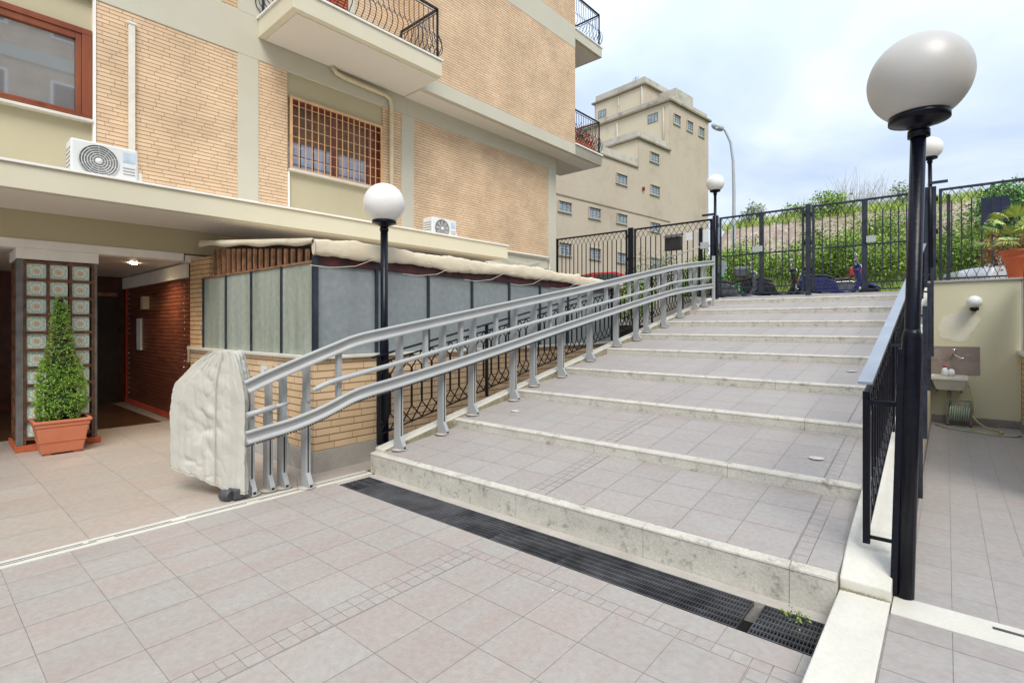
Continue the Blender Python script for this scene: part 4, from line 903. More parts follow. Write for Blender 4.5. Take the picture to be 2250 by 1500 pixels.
def fold(s_, z):
    """cloth relief: long vertical folds, a few slanting creases and a pinch beside the seam"""
    v = .009*noise.noise(Vector((s_*9, z*.9, 0)))+.005*noise.noise(Vector((s_*24, z*1.8, 5)))
    v += .007*noise.noise(Vector((s_*4+z*3.2, z*9-s_*6, 9)))*(1 if .3 < z < 1.15 else .4)
    v -= .015*math.exp(-((s_-.27)/.05)**2-((z-.62-.55*(s_-.3))/.035)**2); v += .010*math.exp(-((s_-.37)/.10)**2-((z-.70-.5*(s_-.3))/.045)**2)
    v -= .009*math.exp(-((s_-.42)/.09)**2-((z-.60+.2*(s_-.3))/.025)**2)
    v -= .012*math.exp(-((s_-.60)/.06)**2-((z-.30)/.02)**2)
    r1 = abs(noise.noise(Vector((s_*7+z*2.6, z*4.5-s_*5, 21)))); r2 = abs(noise.noise(Vector((s_*13-z*3, z*7+s_*6, 33))))
    v += -.0042*max(0, 1-r1*9)-.0018*max(0, 1-r2*7)
    v += .0008*noise.noise(Vector((s_*40, z*14, 2)))
    return v
for ri, (z, lf, rt) in enumerate(rows):
    for j in range(per):
        p = onpoly(j/per)
        ax = (A-C_).normalized(); perp = Vector((-ax.y, ax.x)); q = p-C_; s_ = q.dot(ax); h_ = q.dot(perp); L = (A-C_).length
        s2 = lf*L+s_*(1-lf-rt); h2 = h_*(1-.35*lf)+.05*lf
        pp = C_+ax*s2+perp*h2
        rise = max(0, 1-s_/L*1.25)
        zz = z+.17*rise**.8*max(0, 1-(z-.05)/.25)
        cen = (A+C_+D_)/3; dr = (pp-cen).normalized(); pp = pp+dr*fold((j/per)*cum[-1], zz)*1.9
        if z < .08: zz += .005*sin(j*.5)
        c.v.append((pp.x, pp.y, zz))
for ri in range(len(rows)-1):
    for j in range(per):
        j2 = (j+1) % per; c.face([ri*per+j, ri*per+j2, (ri+1)*per+j2, (ri+1)*per+j], True)
c.face([(len(rows)-1)*per+j for j in range(per)], False)
o = c.build('canvas_cover', M['cover'], cv)
c = MB(); ring_ = [o.data.vertices[j].co+OFF[o]+Vector((0, 0, .022)) for j in range(0, per, 3)]; c.tube([tuple(p_) for p_ in ring_+[ring_[0]]], .004, 6, False); c.build('hem', mat('hem', (.42, .40, .34), .9), cv)
c = MB()
seam = []
for z, lf, rt in [q_ for q_ in rows[:-1] if q_[0] > .13]:
    ax = (A-C_).normalized(); perp = Vector((-ax.y, ax.x)); L = (A-C_).length; q = B_-C_; s_ = q.dot(ax); h_ = q.dot(perp); s2 = lf*L+s_*(1-lf-rt); pp = C_+ax*s2+perp*(h_*(1-.35*lf)+.05*lf)
    seam.append((pp.x+.012, pp.y-.016, z+.01))
c.tube(seam, .0035, 6); c.build('seam', mat('seam', (.45, .42, .34), .9), cv)
c = MB(); c.box(-4.86, -4.62, 1.83, 1.98, .012, .10); c.lathe([(.045, -.05), (.045, .05)], (-4.70, 1.80, .05), 14, ax=(1, .4, 0)); c.build('platform_base', M['grate'], cv, bevel=.01)
# ================================================================ BLACK STAIR RAILINGS
def lattice_rail(x, y0, y1, name, label, hand_m, iron, posts, w=.018, hz=.94, zb_off=.10, hw=.055):
    t = thing(name, label, 'railing', (x, y0, inc(y0)))
    L = MB(); P_ = .145
    def q(y, h): return (x, y, inc(y)+h)
    L.bar(q(y0, .86), q(y1, .86), .03, .014); L.bar(q(y0, zb_off), q(y1, zb_off), .02, .012)
    n = int((y1-y0)/P_); pp = (y1-y0)/n
    for i in range(n+1):
        y = y0+i*pp
        if 0 < i < n: L.bar(q(y, .28), q(y, .70), w, w)
        for s_ in (-1, 1):
            ya = y+s_*pp/2
            if y0-1e-3 <= ya <= y1+1e-3:
                L.bar(q(y, .70), q(ya, .78), .009, .012); L.bar(q(ya, .78), q(y, .86), .009, .012)
                L.bar(q(y, .28), q(ya, .19), .009, .012); L.bar(q(ya, .19), q(y, .105), .009, .012)
    L.build('infill', iron, t)
    H = MB(); H.bar(q(y0-.08, hz), q(y1+.05, hz), hw, .014); H.build('handrail', hand_m, t)
    for yy in posts:
        c = MB(); c.box(x-.016, x+.016, yy-.016, yy+.016, inc(yy)-.0, inc(yy)+.93); c.build('post', iron, t)
    return t
lattice_rail(-4.60, 3.27, 12.4, 'stair_railing', 'black iron railing with diamond lattice behind the grey lift track', M['black2'], M['black2'], (3.27, 4.95, 6.6, 8.25, 9.9, 11.5))
rr = lattice_rail(-.335, 3.42, 12.9, 'stair_railing', 'black iron railing with pale grey handrail on the right side of the stairs', M['hand'], M['black'], (5.2, 6.9, 8.6, 10.3, 12.0), w=.012, hw=.066)
c = MB(); c.box(-.352, -.318, 3.395, 3.43, .31, inc(3.41)+.875); c.build('end_post', M['black'], rr, bevel=.002)
for yy in (4.9, 6.1, 7.6, 9.2):
    c = MB(); c.box(-.170, -.135, yy-.03, yy+.03, inc(yy)-.34, inc(yy)+.88); c.box(-.33, -.17, yy-.012, yy+.012, inc(yy)+.78, inc(yy)+.80); c.build('side_post', M['grey_iron'], rr)
# bracket arms to the near lamp post
for q_ in ((-.335, -.19, 3.335, 3.36, 1.075, 1.10), (-.335, -.20, 3.40, 3.42, .34, .355)): c = MB(); c.box(*q_); c.build('bracket', M['black'], rr)
# ================================================================ LAMPS
def lamp(base, top, r_pole, label, gm, zg=None, sleeve=True, globe_r=.22, grp=True):
    bx, by, bz = base; t = thing('lamp_post', label, 'lamp post', base, 0., 'black posts with round white globes')
    tx_, ty_, tz_ = top
    c = MB(); B0 = Vector(base); T0 = Vector(top); c.tube([B0, T0], r_pole, 16); c.build('pole', M['black'], t)
    if sleeve:
        k = 1.45/(T0.z-B0.z)*.9
        c = MB(); c.tube([B0, B0.lerp(T0, k), B0.lerp(T0, k+.01), B0.lerp(T0, k+.02)], [r_pole+.009, r_pole+.009, r_pole+.006, r_pole], 16); c.build('sleeve', M['black'], t)
    c = MB(); c.lathe([(.035, -.09), (.047, -.088), (.047, -.055), (.035, -.05), (.06, -.03), (.115, -.012), (.128, -.008), (.128, .022), (.118, .026), (.10, .026)], tuple(T0), 32); c.build('collar', M['black'], t)
    c = MB(); rg = globe_r; hz_ = sqrt(rg*rg-.105**2); c.sphere(tuple(T0+Vector((0, 0, hz_+.012))), rg, 48, 28); c.build('globe', gm, t)
    return t
n1 = lamp((-.165, 3.285, .126), (-.108, 3.335, 2.54), .033, 'nearest lamp post, tall black pole with a large aged white globe beside the right railing', M['globe_old'])
c = MB(); c.hexa([(-.222, 3.25, .126), (-.192, 3.25, .126), (-.192, 3.29, .126), (-.222, 3.29, .126), (-.190, 3.28, 1.38), (-.160, 3.28, 1.38), (-.160, 3.32, 1.38), (-.190, 3.32, 1.38)]); c.build('flat_post', M['black'], n1, bevel=.003)
lamp((-4.64, 3.37, .0), (-4.64, 3.37, 2.60), .04, 'lamp post with a white globe standing in front of the glass veranda', M['globe'])
lamp((-4.53, 13.45, 2.2), (-4.53, 13.45, 4.92), .035, 'lamp post with a small white globe on the left gate pillar', M['globe'], sleeve=False)
lamp((-.24, 13.45, 2.2), (-.26, 13.45, 4.87), .035, 'lamp post with a globe behind the nearest pole at the right gate pillar', M['globe'], sleeve=False)
sl_ = thing('street_lamp', 'tall grey curved street lamp beyond the gate', 'street lamp', (-6.05, 20, 2.2))
c = MB(); P_ = [(-6.05, 20, 2.2), (-6.05, 20, 3.2), (-6.05, 20, 6.5), (-6.07, 19.98, 7.6), (-6.15, 19.94, 8.3), (-6.32, 19.86, 8.75), (-6.46, 19.8, 8.93)]; c.tube(P_, [.10, .075, .06, .055, .05, .045, .04], 12); c.tube([(-6.05, 20, 2.2), (-6.05, 20, 3.0)], .12, 12); c.build('pole', M['lampgrey'], sl_)
c = MB(); c.lathe([(.03, 0), (.10, .05), (.13, .2), (.12, .36), (.07, .46), (1e-5, .5)], (-6.36, 19.84, 8.80), 16, ax=(-.75, -.35, .42)); c.build('lamp_head', M['lampgrey'], sl_)
c = MB(); c.lathe([(.10, 0), (.085, .05), (1e-5, .08)], (-6.57, 19.72, 8.86), 16, ax=(-.1, -.05, -1)); c.build('lens', M['screen'], sl_)
# ================================================================ GATE AND FENCES (plane Y = 13.5)
ZT, ZB1 = 4.24, 2.26
def frame_panel(x0, x1, t, stiles=(), midrail=False, iron=M['grey_iron'], zlow=2.43):
    c = MB(); g = GY
    c.box(x0, x0+.05, g-.02, g+.02, ZB1, ZT); c.box(x1-.05, x1, g-.02, g+.02, ZB1, ZT)
    c.box(x0+.05, x1-.05, g-.02, g+.02, ZT-.045, ZT); c.box(x0+.05, x1-.05, g-.015, g+.015, ZB1, ZB1+.03)
    for s_ in stiles: c.box(s_-.05, s_+.05, g-.025, g+.025, ZB1+.03, ZT-.045)
    segs = [x0+.05]+[q for s_ in stiles for q in (s_-.05, s_+.05)]+[x1-.05]
    for a, b in zip(segs[::2], segs[1::2]):
        c.box(a, b, g-.012, g+.012, zlow-.015, zlow+.015)
        if midrail: c.box(a, b, g-.014, g+.014, 3.225, 3.26)
    c.build('frame', iron, t, bevel=.003)
    c = MB()
    for a, b in zip(segs[::2], segs[1::2]):
        n = max(1, round((b-a)/.145)); p = (b-a)/n
        for i in range(n+1):
            x = a+i*p
            if 0 < i < n: c.box(x-.0105, x+.0105, g-.0105, g+.0105, 2.68, 3.96)
            for s_ in (-1, 1):
                for (za, zb_) in ((3.96, ZT-.045), (2.68, ZB1+.03)):
                    xb = x+s_*p
                    if a-1e-4 <= xb <= b+1e-4: c.bar((x, g, za), (xb, g, zb_), .009, .011, up=(0, 1, 0))
                    # lines starting outside are cut by the frame
    c.build('bars', iron, t)
gt = [('fence_panel', 'left fence panel beside the apartment building', -9.50, -7.03, (), False), ('fence_panel', 'second fence panel with the black letterbox, left of the gate', -6.81, -4.62, (), False),
      ('gate_leaf', 'left gate leaf with the pale lock box on its upright', -4.44, -2.52, (-3.44,), True), ('gate_leaf', 'right gate leaf ending behind the nearest lamp post', -2.36, -.45, (-1.36,), True),
      ('fence_panel', 'right fence panel on the wall behind the potted palm', -.12, 1.9, (), False)]
for nm, lb, a, b, stl, mid in gt:
    t = thing(nm, 'dark iron '+lb, 'gate' if 'gate' in nm else 'fence', ((a+b)/2, GY, 2.2), 0., 'dark iron gate and fence panels at the top of the stairs')
    frame_panel(a, b, t, stl, mid, M['black2'] if a < -5 else M['grey_iron'])
    if nm == 'gate_leaf':
        s_ = stl[0]; c = MB(); c.box(s_-.20 if a < -3 else s_+.03, s_+.03 if a < -3 else s_+.20, GY-.05, GY-.026, 3.28, 3.42); c.build('lock', M['lampgrey'], t, bevel=.006)
        c = MB(); xx = s_-.12 if a < -3 else s_+.09; c.tube([(xx, GY-.03, 3.48), (xx, GY-.08, 3.48), (xx, GY-.08, 3.64), (xx, GY-.03, 3.64)], .009, 6); c.build('handle', M['black2'], t)
    if nm == 'fence_panel' and a > -1:
        c = MB(); c.box(.28-.28, .06, GY-.045, GY-.025, 2.2, 4.1); c.build('stiffener', M['grey_iron'], t)
def gpost(x0, x1, z1, lab, m=M['grey_iron'], arm=None):
    t = thing('gate_post', lab, 'post', ((x0+x1)/2, GY, 2.1), 0., 'square iron posts between the gate panels')
    c = MB(); c.box(x0, x1, GY-.045, GY+.045, 2.05, z1); c.build('shaft', m, t, bevel=.004)
    c = MB()
    for z in (2.75, 3.35, 4.0): c.lathe([(.018, 0), (.018, .09)], (x1+.012, GY-.03, z), 8); c.lathe([(.018, 0), (.018, .09)], (x0-.012, GY-.03, z), 8)
    c.build('hinge', M['black2'], t)
    if arm: c = MB(); c.box(*arm); c.build('arm', m, t)
gpost(-9.60, -9.53, 4.26, 'thin end post of the fence against the apartment building', M['black2'])
gpost(-6.99, -6.85, 4.28, 'dark double post between the two left fence panels', M['black2'])
gpost(-4.60, -4.47, 4.30, 'square post carrying the left gate lamp', arm=(-4.85, -4.55, GY-.1, GY-.05, 4.31, 4.36))
gpost(-2.49, -2.39, 4.28, 'central square post between the two gate leaves')
gpost(-.38, -.16, 4.30, 'wide post at the right end of the gate behind the nearest lamp', arm=(-.25, .02, GY-.1, GY-.05, 4.34, 4.39))
lb = thing('letterbox', 'black letterbox hung on the second fence panel', 'letterbox', (-5.6, 13.4, 3.5))
c = MB(); c.box(-5.84, -5.40, 13.34, 13.46, 3.50, 3.86); c.build('body', M['blackpl'], lb, bevel=.01)
c = MB(); c.hexa([(-5.86, 13.30, 3.86), (-5.37, 13.30, 3.86), (-5.37, 13.47, 3.90), (-5.86, 13.47, 3.90), (-5.86, 13.30, 3.875), (-5.37, 13.30, 3.875), (-5.37, 13.47, 3.95), (-5.86, 13.47, 3.95)]); c.build('lid', M['blackpl'], lb)
c = MB(); c.box(-5.30, -5.12, 13.46, 13.475, 3.74, 3.95); c.build('notice_plate', M['paper'], tag=('small white notice on the fence to the right of the letterbox', 'notice'))
c = MB(); c.box(-5.01, -4.72, 13.46, 13.475, 3.5, 3.98); c.build('notice_plate', M['paper'], tag=('taller white notice on the fence beside the left gate pillar', 'notice'))
c = MB(); c.box(-4.93, -4.85, 13.40, 13.455, 2.2, 4.02); c.build('lock_pillar', M['black2'], tag=('narrow black pillar in front of the taller white notice', 'post'))
c = MB(); c.tube([(-5.75, 13.2, 3.28), (-4.72, 13.2, 3.52)], .016, 8); c.box(-4.8, -4.62, 13.15, 13.25, 3.44, 3.60); c.build('gate_opener', M['lampgrey'], tag=('sloping grey gate opener arm above the top of the lift track', 'gate opener'))
c = MB(); c.box(.53, .92, 13.56, 13.62, 3.50, 3.96); c.build('signboard', M['blueb'], tag=('dark blue board seen from behind through the right fence panel', 'board'))
# ================================================================ END WALL, SINK CORNER
ew = thing('end_wall', 'pale yellow end wall of the sunken passage with a patch of repaired plaster', 'wall', (.3, 9.6, .12))
c = MB(); c.box(-.2, .755, 9.555, 9.75, .1, 2.10); c.build('wall', M['endwall'], ew)
c = MB(); c.box(-.21, .78, 9.53, 9.80, 2.102, 2.13); c.build('coping', M['conc'], ew, bevel=.004)
c = MB(); c.box(-.165, .752, 9.543, 9.553, .122, .225); c.build('skirting', M['skirt'], ew)
c = MB(); 
for a, b in ((-.165, .09), (.093, .35)):
    for z_, z2_ in ((.81, 1.0), (1.003, 1.20)): c.rv = random.random(); c.box(a, b, 9.547, 9.554, z_, z2_)
c.build('splash_tiles', M['splash'], ew)
c = MB(); pts_ = []
for i in range(44):
    a = 2*pi*i/44; rr_ = 1+.35*noise.noise(Vector((cos(a)*1.7, sin(a)*1.7, 3)))+.12*noise.noise(Vector((cos(a)*6, sin(a)*6, 8))); pts_.append((.12+.21*cos(a)*rr_+.05*sin(a), 1.50+.20*sin(a)*rr_))
c.prism(pts_, 'y', 9.5525, 9.556); c.build('plaster_patch', mat('patch_plaster', (.80, .77, .63), .9, col2=(.70, .66, .50), vscale=7), ew)
wl = thing('wall_lamp', 'white globe wall lamp on the end wall above the sink', 'wall lamp', (.29, 9.5, 1.7))
c = MB(); c.sphere((.29, 9.44, 1.815), .085, 32, 20); c.build('globe', M['globe'], wl)
c = MB(); c.lathe([(.045, 0), (.05, .03), (.04, .045)], (.29, 9.44, 1.70), 16); c.box(.265, .315, 9.46, 9.553, 1.69, 1.72); c.build('bracket', M['black2'], wl)
sk = thing('wash_basin', 'white rectangular utility sink fixed to the end wall', 'sink', (.04, 9.45, .6))
c = MB(); 
xa, xb = -.17, .225
c.hexa([(xa+.06, 9.33, .60), (xb-.05, 9.33, .60), (xb-.05, 9.545, .60), (xa+.06, 9.545, .60), (xa+.01, 9.27, .745), (xb-.01, 9.27, .745), (xb-.01, 9.545, .745), (xa+.01, 9.545, .745)])
c.build('bowl', M['ceramic'], sk, bevel=.01)
c = MB(); c.box(xa, xb, 9.255, 9.29, .745, .79); c.box(xa, xb, 9.50, 9.546, .745, .80); c.box(xa, xa+.035, 9.29, 9.50, .745, .79); c.box(xb-.035, xb, 9.29, 9.50, .745, .79); c.build('rim', M['ceramic'], sk, bevel=.006)
c = MB(); c.tube([(.03, 9.42, .60), (.03, 9.42, .45), (.03, 9.44, .38), (.03, 9.5, .36), (.03, 9.54, .36)], .02, 10); c.tube([(.15, 9.5, .60), (.16, 9.52, .56)], .012, 8); c.tube([(-.10, 9.5, .60), (-.10, 9.52, .56)], .012, 8); c.build('waste_pipe', M['acg'], sk)
tp_ = thing('tap', 'chrome wall tap above the sink', 'tap', (.1, 9.5, 1.05))
c = MB(); c.tube([(.08, 9.55, 1.10), (.08, 9.49, 1.10), (.10, 9.47, 1.07), (.15, 9.45, 1.04), (.20, 9.44, 1.04)], .012, 8); c.tube([(.08, 9.49, 1.10), (.08, 9.48, 1.15)], .014, 8); c.build('spout', M['chrome'], tp_)
c = MB(); c.tube([(.055, 9.475, 1.155), (.105, 9.475, 1.155)], .014, 8); c.build('handle', M['chrome'], tp_)
c = MB(); c.lathe([(.03, 0), (.036, .02), (.036, .08), (.02, .115), (.012, .12)], (-.02, 9.40, .79), 16); c.cur = 1; c.lathe([(.018, .118), (.018, .15), (.01, .155)], (-.02, 9.40, .79), 12); c.cur = 0; c.lathe([(.035, 0), (.04, .05), (.03, .09), (.01, .10)], (.05, 9.42, .79), 14)
c.build('detergent_bottle', [M['paper'], M['redpl']], tag=('white detergent bottle with a red cap on the sink rim', 'bottle'))
hr = thing('hose_reel', 'grey hose reel with pale green hose standing under the sink', 'hose reel', (.13, 9.4, .12))
c = MB()
for x in (.01, .25):
    c.box(x-.012, x+.012, 9.30, 9.33, .12, .48); c.box(x-.012, x+.012, 9.30, 9.46, .12, .14); c.bar((x, 9.32, .46), (x, 9.45, .14), .02)
c.tube([(.01, 9.315, .47), (.25, 9.315, .47)], .010, 8); c.tube([(.01, 9.34, .29), (.25, 9.34, .29)], .05, 12); c.build('frame', M['acg'], hr)
c = MB()
for i in range(9):
    x = .035+i*.024; c.tube([(x+.008*sin(a), 9.35+.085*cos(a), .29+.10*sin(a)) for a in [2*pi*k_/20 for k_ in range(21)]], .010, 6, False)
c.build('hose_coil', M['hose'], hr)
c = MB(); c.tube([(.25, 9.32, .30), (.32, 9.3, .20), (.42, 9.25, .13), (.5, 9.15, .135), (.55, 9.0, .135), (.48, 8.85, .135), (.36, 8.85, .135), (.28, 8.95, .135), (.26, 9.1, .135)], .010, 8); c.tube([(.235, 9.5, .66), (.26, 9.44, .62), (.27, 9.42, .45), (.27, 9.4, .28)], .009, 8)
c.build('loose_hose', M['hosey'], tag=('loose yellowish hose looped on the floor beside the hose reel', 'hose'))
c = MB(); c.tube([(-.12, 9.2, .135), (.0, 9.0, .133), (.2, 8.9, .133), (.45, 8.75, .133), (.64, 8.8, .133), (.70, 8.9, .133)], .009, 8); c.build('garden_hose', M['hose'], tag=('grey green hose trailing across the passage floor below the sink', 'hose'))
# right boundary wall of the passage with black frame
rw = thing('passage_wall', 'brick wall with white sill and black upright at the right edge of the passage', 'wall', (.85, 7.5, .12))
c = MB(); c.box(.757, 1.0, 5.5, 9.55, .1, 1.12); c.build('brick_base', M['brick_base'], rw)
c = MB(); c.box(.70, 1.0, 5.5, 9.54, 1.121, 1.165); c.build('sill', M['marble'], rw, bevel=.004)
c = MB(); c.box(.74, .755, 5.5, 9.54, .12, .24); c.build('skirting', M['skirt'], rw)
c = MB(); c.box(.765, .82, 9.36, 9.42, 1.166, 2.2); c.box(.765, .85, 5.5, 9.42, 2.08, 2.16); c.build('black_frame', M['black'], rw)
c = MB(); c.box(.80, .81, 5.5, 9.36, 1.166, 2.08); c.build('glass_panel', M['glassf'], rw)
# palm pot
pp = thing('palm_pot', 'round orange terracotta pot standing on top of the end wall', 'pot', (.80, 9.95, 2.11)); pc2 = (.79, 9.92, 2.131)
c = MB(); c.box(.4, 1.2, 9.76, 10.3, 2.0, 2.105); struct(c.build('ledge', M['conc']))
c = MB(); c.lathe([(.13, 0), (.14, .02), (.175, .24), (.20, .27), (.205, .30), (.19, .31), (.22, .35), (.235, .365), (.235, .395), (.215, .40), (.205, .37), (1e-5, .36)], pc2, 40); c.build('body', M['terra2'], pp)
c = MB(); c.lathe([(.20, .372), (1e-5, .385)], pc2, 24); c.build('soil', M['soil'], pp)
pm = thing('palm_plant', 'young fan palm with yellow green leaves in the orange pot', 'palm', (pc2[0], pc2[1], pc2[2]+.38))
st2 = MB(); lf_ = MB()
fans = [(-.26, -.05, .30, .26), (-.30, .05, .14, .27), (-.20, .1, .42, .24), (-.05, -.1, .48, .26), (.12, 0, .50, .26), (.22, .1, .30, .25), (.26, -.1, .15, .25), (-.15, -.2, .10, .22), (.0, -.25, .22, .24), (-.1, .2, .2, .24), (.1, .22, .35, .24), (-.22, -.15, .46, .2), (.05, .05, .38, .24), (-.08, -.12, .24, .26)]
for fx, fy, fz_, fl_ in fans:
    b0 = Vector((pc2[0], pc2[1], pc2[2]+.37)); h0 = b0+Vector((fx, fy, fz_)); d = Vector((fx, fy, fz_*.55-.02)).normalized(); st2.tube([b0, b0.lerp(h0, .5)+Vector((0, 0, .03)), h0], .004, 5)
    side = d.cross(Vector((0, 0, 1)))
    if side.length < .1: side = Vector((1, 0, 0))
    side.normalize(); upv = side.cross(d).normalized()
    for i in range(-9, 10):
        a = i/9*1.45; dd = (d*cos(a)+side*sin(a)).normalized(); L = fl_*(1-.18*abs(i)/9); p0 = h0; p1 = h0+dd*L*.6+upv*.01; p2 = h0+dd*L+Vector((0, 0, -.05-.03*random.random()))
        wv_ = dd.cross(upv).normalized()*.010; lf_.rv = random.random(); k0 = len(lf_.v)
        lf_.v += [tuple(p0-wv_*.4), tuple(p0+wv_*.4), tuple(p1+wv_), tuple(p1-wv_), tuple(p2)]
        lf_.face([k0, k0+1, k0+2, k0+3]); lf_.face([k0+3, k0+2, k0+4])
st2.build('stem', M['leaf_palm'], pm); lf_.build('fronds', M['leaf_palm'], pm)
# ================================================================ FAR BUILDING (frame B)
fb = thing('far_building', 'tall stepped beige industrial building with small barred windows behind the fence', 'building', (-25, 33, 2.2), BF)
def S_(x, y, z): return (x*1.5, y*1.5, 1.5+(z-1.5)*1.5)
def fbox(mb, x0, x1, y0, y1, z0_, z1_):
    a = S_(x0, y0, z0_); b = S_(x1, y1, z1_); mb.box(a[0], b[0], a[1], b[1], a[2], b[2])
c = MB(); FX = -14.
c.cur = 0
fbox(c, -26, FX, 23.42, 27.4, 1.9, 12.80); fbox(c, -26, FX-.002, 20.68, 23.42, 1.9, 10.25); fbox(c, -26, FX-.004, 8, 20.68, 1.9, 8.85); fbox(c, -20.9, -17.2, 26.0, 29.5, 12.7, 15.55)
c.build('wall', M['fb'], fb)
c = MB(); fbox(c, -26, FX-.03, 23.40, 23.418, 10.25, 12.79); fbox(c, -26, FX-.05, 20.66, 20.678, 8.85, 10.24); fbox(c, -20.8, -17.21, 25.985, 25.998, 12.8, 15.5); c.build('pale_wall', M['fb2'], fb)
c = MB()
fbox(c, -26, FX+.12, 23.25, 27.55, 12.80, 12.90); fbox(c, -26, FX+.10, 20.55, 23.39, 10.25, 10.33); fbox(c, -26, FX+.06, 8, 20.60, 8.85, 8.92); fbox(c, -21.05, -17.05, 25.85, 29.6, 15.55, 15.63)
fbox(c, -26, FX+.02, 8, 23.42, 6.68, 6.73)
c.build('cornice', mat('cornice_brown', (.27, .22, .155), .9, var=.15, vscale=1.), fb)
c = MB()
fbox(c, -26, FX-.03, 23.45, 27.3, 12.90, 13.20); fbox(c, -26, FX-.04, 20.70, 23.40, 10.33, 10.68); fbox(c, -26, FX-.05, 8, 20.66, 8.92, 9.30); fbox(c, -20.85, -17.2, 26.02, 29.4, 15.63, 16.05); fbox(c, -18, -16, 27.4, 29.4, 12, 15.4)
c.build('parapet', M['fb3'], fb)
wins = [(23.75, 24.35, 12.25, 11.79), (25.06, 25.62, 12.26, 11.78), (26.31, 26.86, 12.26, 11.79), (21.61, 22.34, 9.84, 9.42), (21.65, 22.39, 8.26, 7.84), (18.94, 19.7, 8.28, 7.87), (15.14, 15.87, 6.44, 6.06), (17.03, 17.76, 6.48, 6.06), (18.97, 19.69, 6.49, 6.10), (21.65, 22.44, 6.46, 6.06), (15.19, 15.87, 4.78, 4.32), (17.09, 17.76, 4.76, 4.33), (19.0, 19.7, 4.74, 4.34), (21.65, 22.4, 4.74, 4.34)]
def fwin(y0, y1, zt, zb):
    c = MB(); t_ = .035; xx = FX+.004
    fbox(c, xx, xx+.02, y0, y1, zb, zb+t_*.6); fbox(c, xx, xx+.02, y0, y1, zt-t_*.6, zt); fbox(c, xx, xx+.02, y0, y0+t_*.7, zb+t_*.6, zt-t_*.6); fbox(c, xx, xx+.02, y1-t_*.7, y1, zb+t_*.6, zt-t_*.6)
    for k_ in (1/3, 2/3): fbox(c, xx, xx+.015, y0+(y1-y0)*k_-.008, y0+(y1-y0)*k_+.008, zb+.02, zt-.02)
    for k_ in (.25, .5, .75): fbox(c, xx, xx+.013, y0+.02, y1-.02, zb+(zt-zb)*k_-.006, zb+(zt-zb)*k_+.006)
    wi = c.build('window', M['fbf'], fb)
    c = MB(); fbox(c, xx-.002, xx+.003, y0+.02, y1-.02, zb+.015, zt-.015); c.build('pane', M['fbw'], wi)
    c = MB(); fbox(c, xx, xx+.06, y0-.06, y1+.06, zb-.05, zb-.01); c.build('sill', M['fb3'], wi); c = MB(); fbox(c, xx, xx+.07, y0-.03, y1+.03, zt+.002, zt+.035); fbox(c, xx, xx+.05, y0-.03, y0-.002, zb, zt); fbox(c, xx, xx+.05, y1+.002, y1+.03, zb, zt); c.build('added_shade_hood', M['fb'], wi)  # projecting hood and jambs added so their shade makes the windows look recessed
for q_ in wins: fwin(*q_)
def fwin2(x0, x1, y, zt, zb):
    c = MB(); fbox(c, x0, x1, y-.02, y, zb, zb+.02); fbox(c, x0, x1, y-.02, y, zt-.02, zt); fbox(c, x0, x0+.025, y-.02, y, zb+.02, zt-.02); fbox(c, x1-.025, x1, y-.02, y, zb+.02, zt-.02)
    for k_ in (1/3, 2/3): fbox(c, x0+(x1-x0)*k_-.01, x0+(x1-x0)*k_+.01, y-.015, y, zb+.02, zt-.02)
    wi = c.build('window', M['fbf'], fb); c = MB(); fbox(c, x0+.02, x1-.02, y-.006, y-.001, zb+.015, zt-.015); c.build('pane', M['fbw'], wi)
fwin2(-15.28, -14.69, 23.398, 12.46, 12.0); fwin2(-20.6, -19.98, 25.98, 15.0, 14.55)
for (x, y, za, zb_) in ((-19.0, 25.95, 12.9, 15.4), (-17.35, 25.95, 12.9, 15.6), (-14.35, 23.37, 9.9, 12.6), (-17.2, 23.36, 8.6, 12.6)):
    a = S_(x, y, za); b = S_(x, y, zb_); c = MB(); c.tube([a, b], .09 if x > -18 and x < -17 else .06, 8); c.build('downpipe', M['fb3'], fb)
for (x, y, z, h) in ((-15.5, 25, 13.1, .9), (-18.5, 27, 16.0, .8)):
    a = S_(x, y, z); c = MB(); c.tube([a, (a[0], a[1], a[2]+h*1.5)], .025, 6)
    for k_ in range(4): c.tube([(a[0]-.35, a[1], a[2]+h*1.5-.1-.14*k_), (a[0]+.35, a[1], a[2]+h*1.5-.1-.14*k_)], .012, 5)
    c.build('aerial', M['grate'], fb)
c = MB(); fbox(c, FX, FX+.10, 20.95, 21.05, 7.86, 8.02); c.build('alarm_box', mat('dull_red', (.20, .035, .025), .6), fb)
# ================================================================ BANK, BUSHES, TREES
def bank():
    prof = [(16.5, 1.88), (18.2, 2.0), (19.2, 2.9), (20.6, 3.7), (22.0, 4.2), (22.9, 5.0), (23.6, 5.75), (24.4, 6.0), (27, 6.05), (60, 6.1)]
    nxx = 120; c = MB(); x0_, x1_ = -9.2, 40.
    for i in range(nxx+1):
        x = x0_+(x1_-x0_)*(i/nxx)**1.3
        for j, (y, z) in enumerate(prof):
            nz = noise.noise(Vector((x*.5, y*.5, 0)))*.25+noise.noise(Vector((x*1.7, y*1.7, 4)))*.12
            sc = min(1, (z-2.2)/1.5); hh = .0
            rp_ = min(1, max(0, (x+9.2)/1.7)); c.v.append((x, y+nz*sc, 1.9+(z+nz*sc*.8-1.9)*rp_))
    n = len(prof)
    for i in range(nxx):
        for j in range(n-1):
            a = i*n+j; c.cur = 1 if (j in (0, 1, 7, 8) ) else 0
            c.face([a, a+n, a+n+1, a+1], True)
    return struct(c.build('bank', [M['bank'], M['bankg']], loc=(0, 0, 0)))
bank()
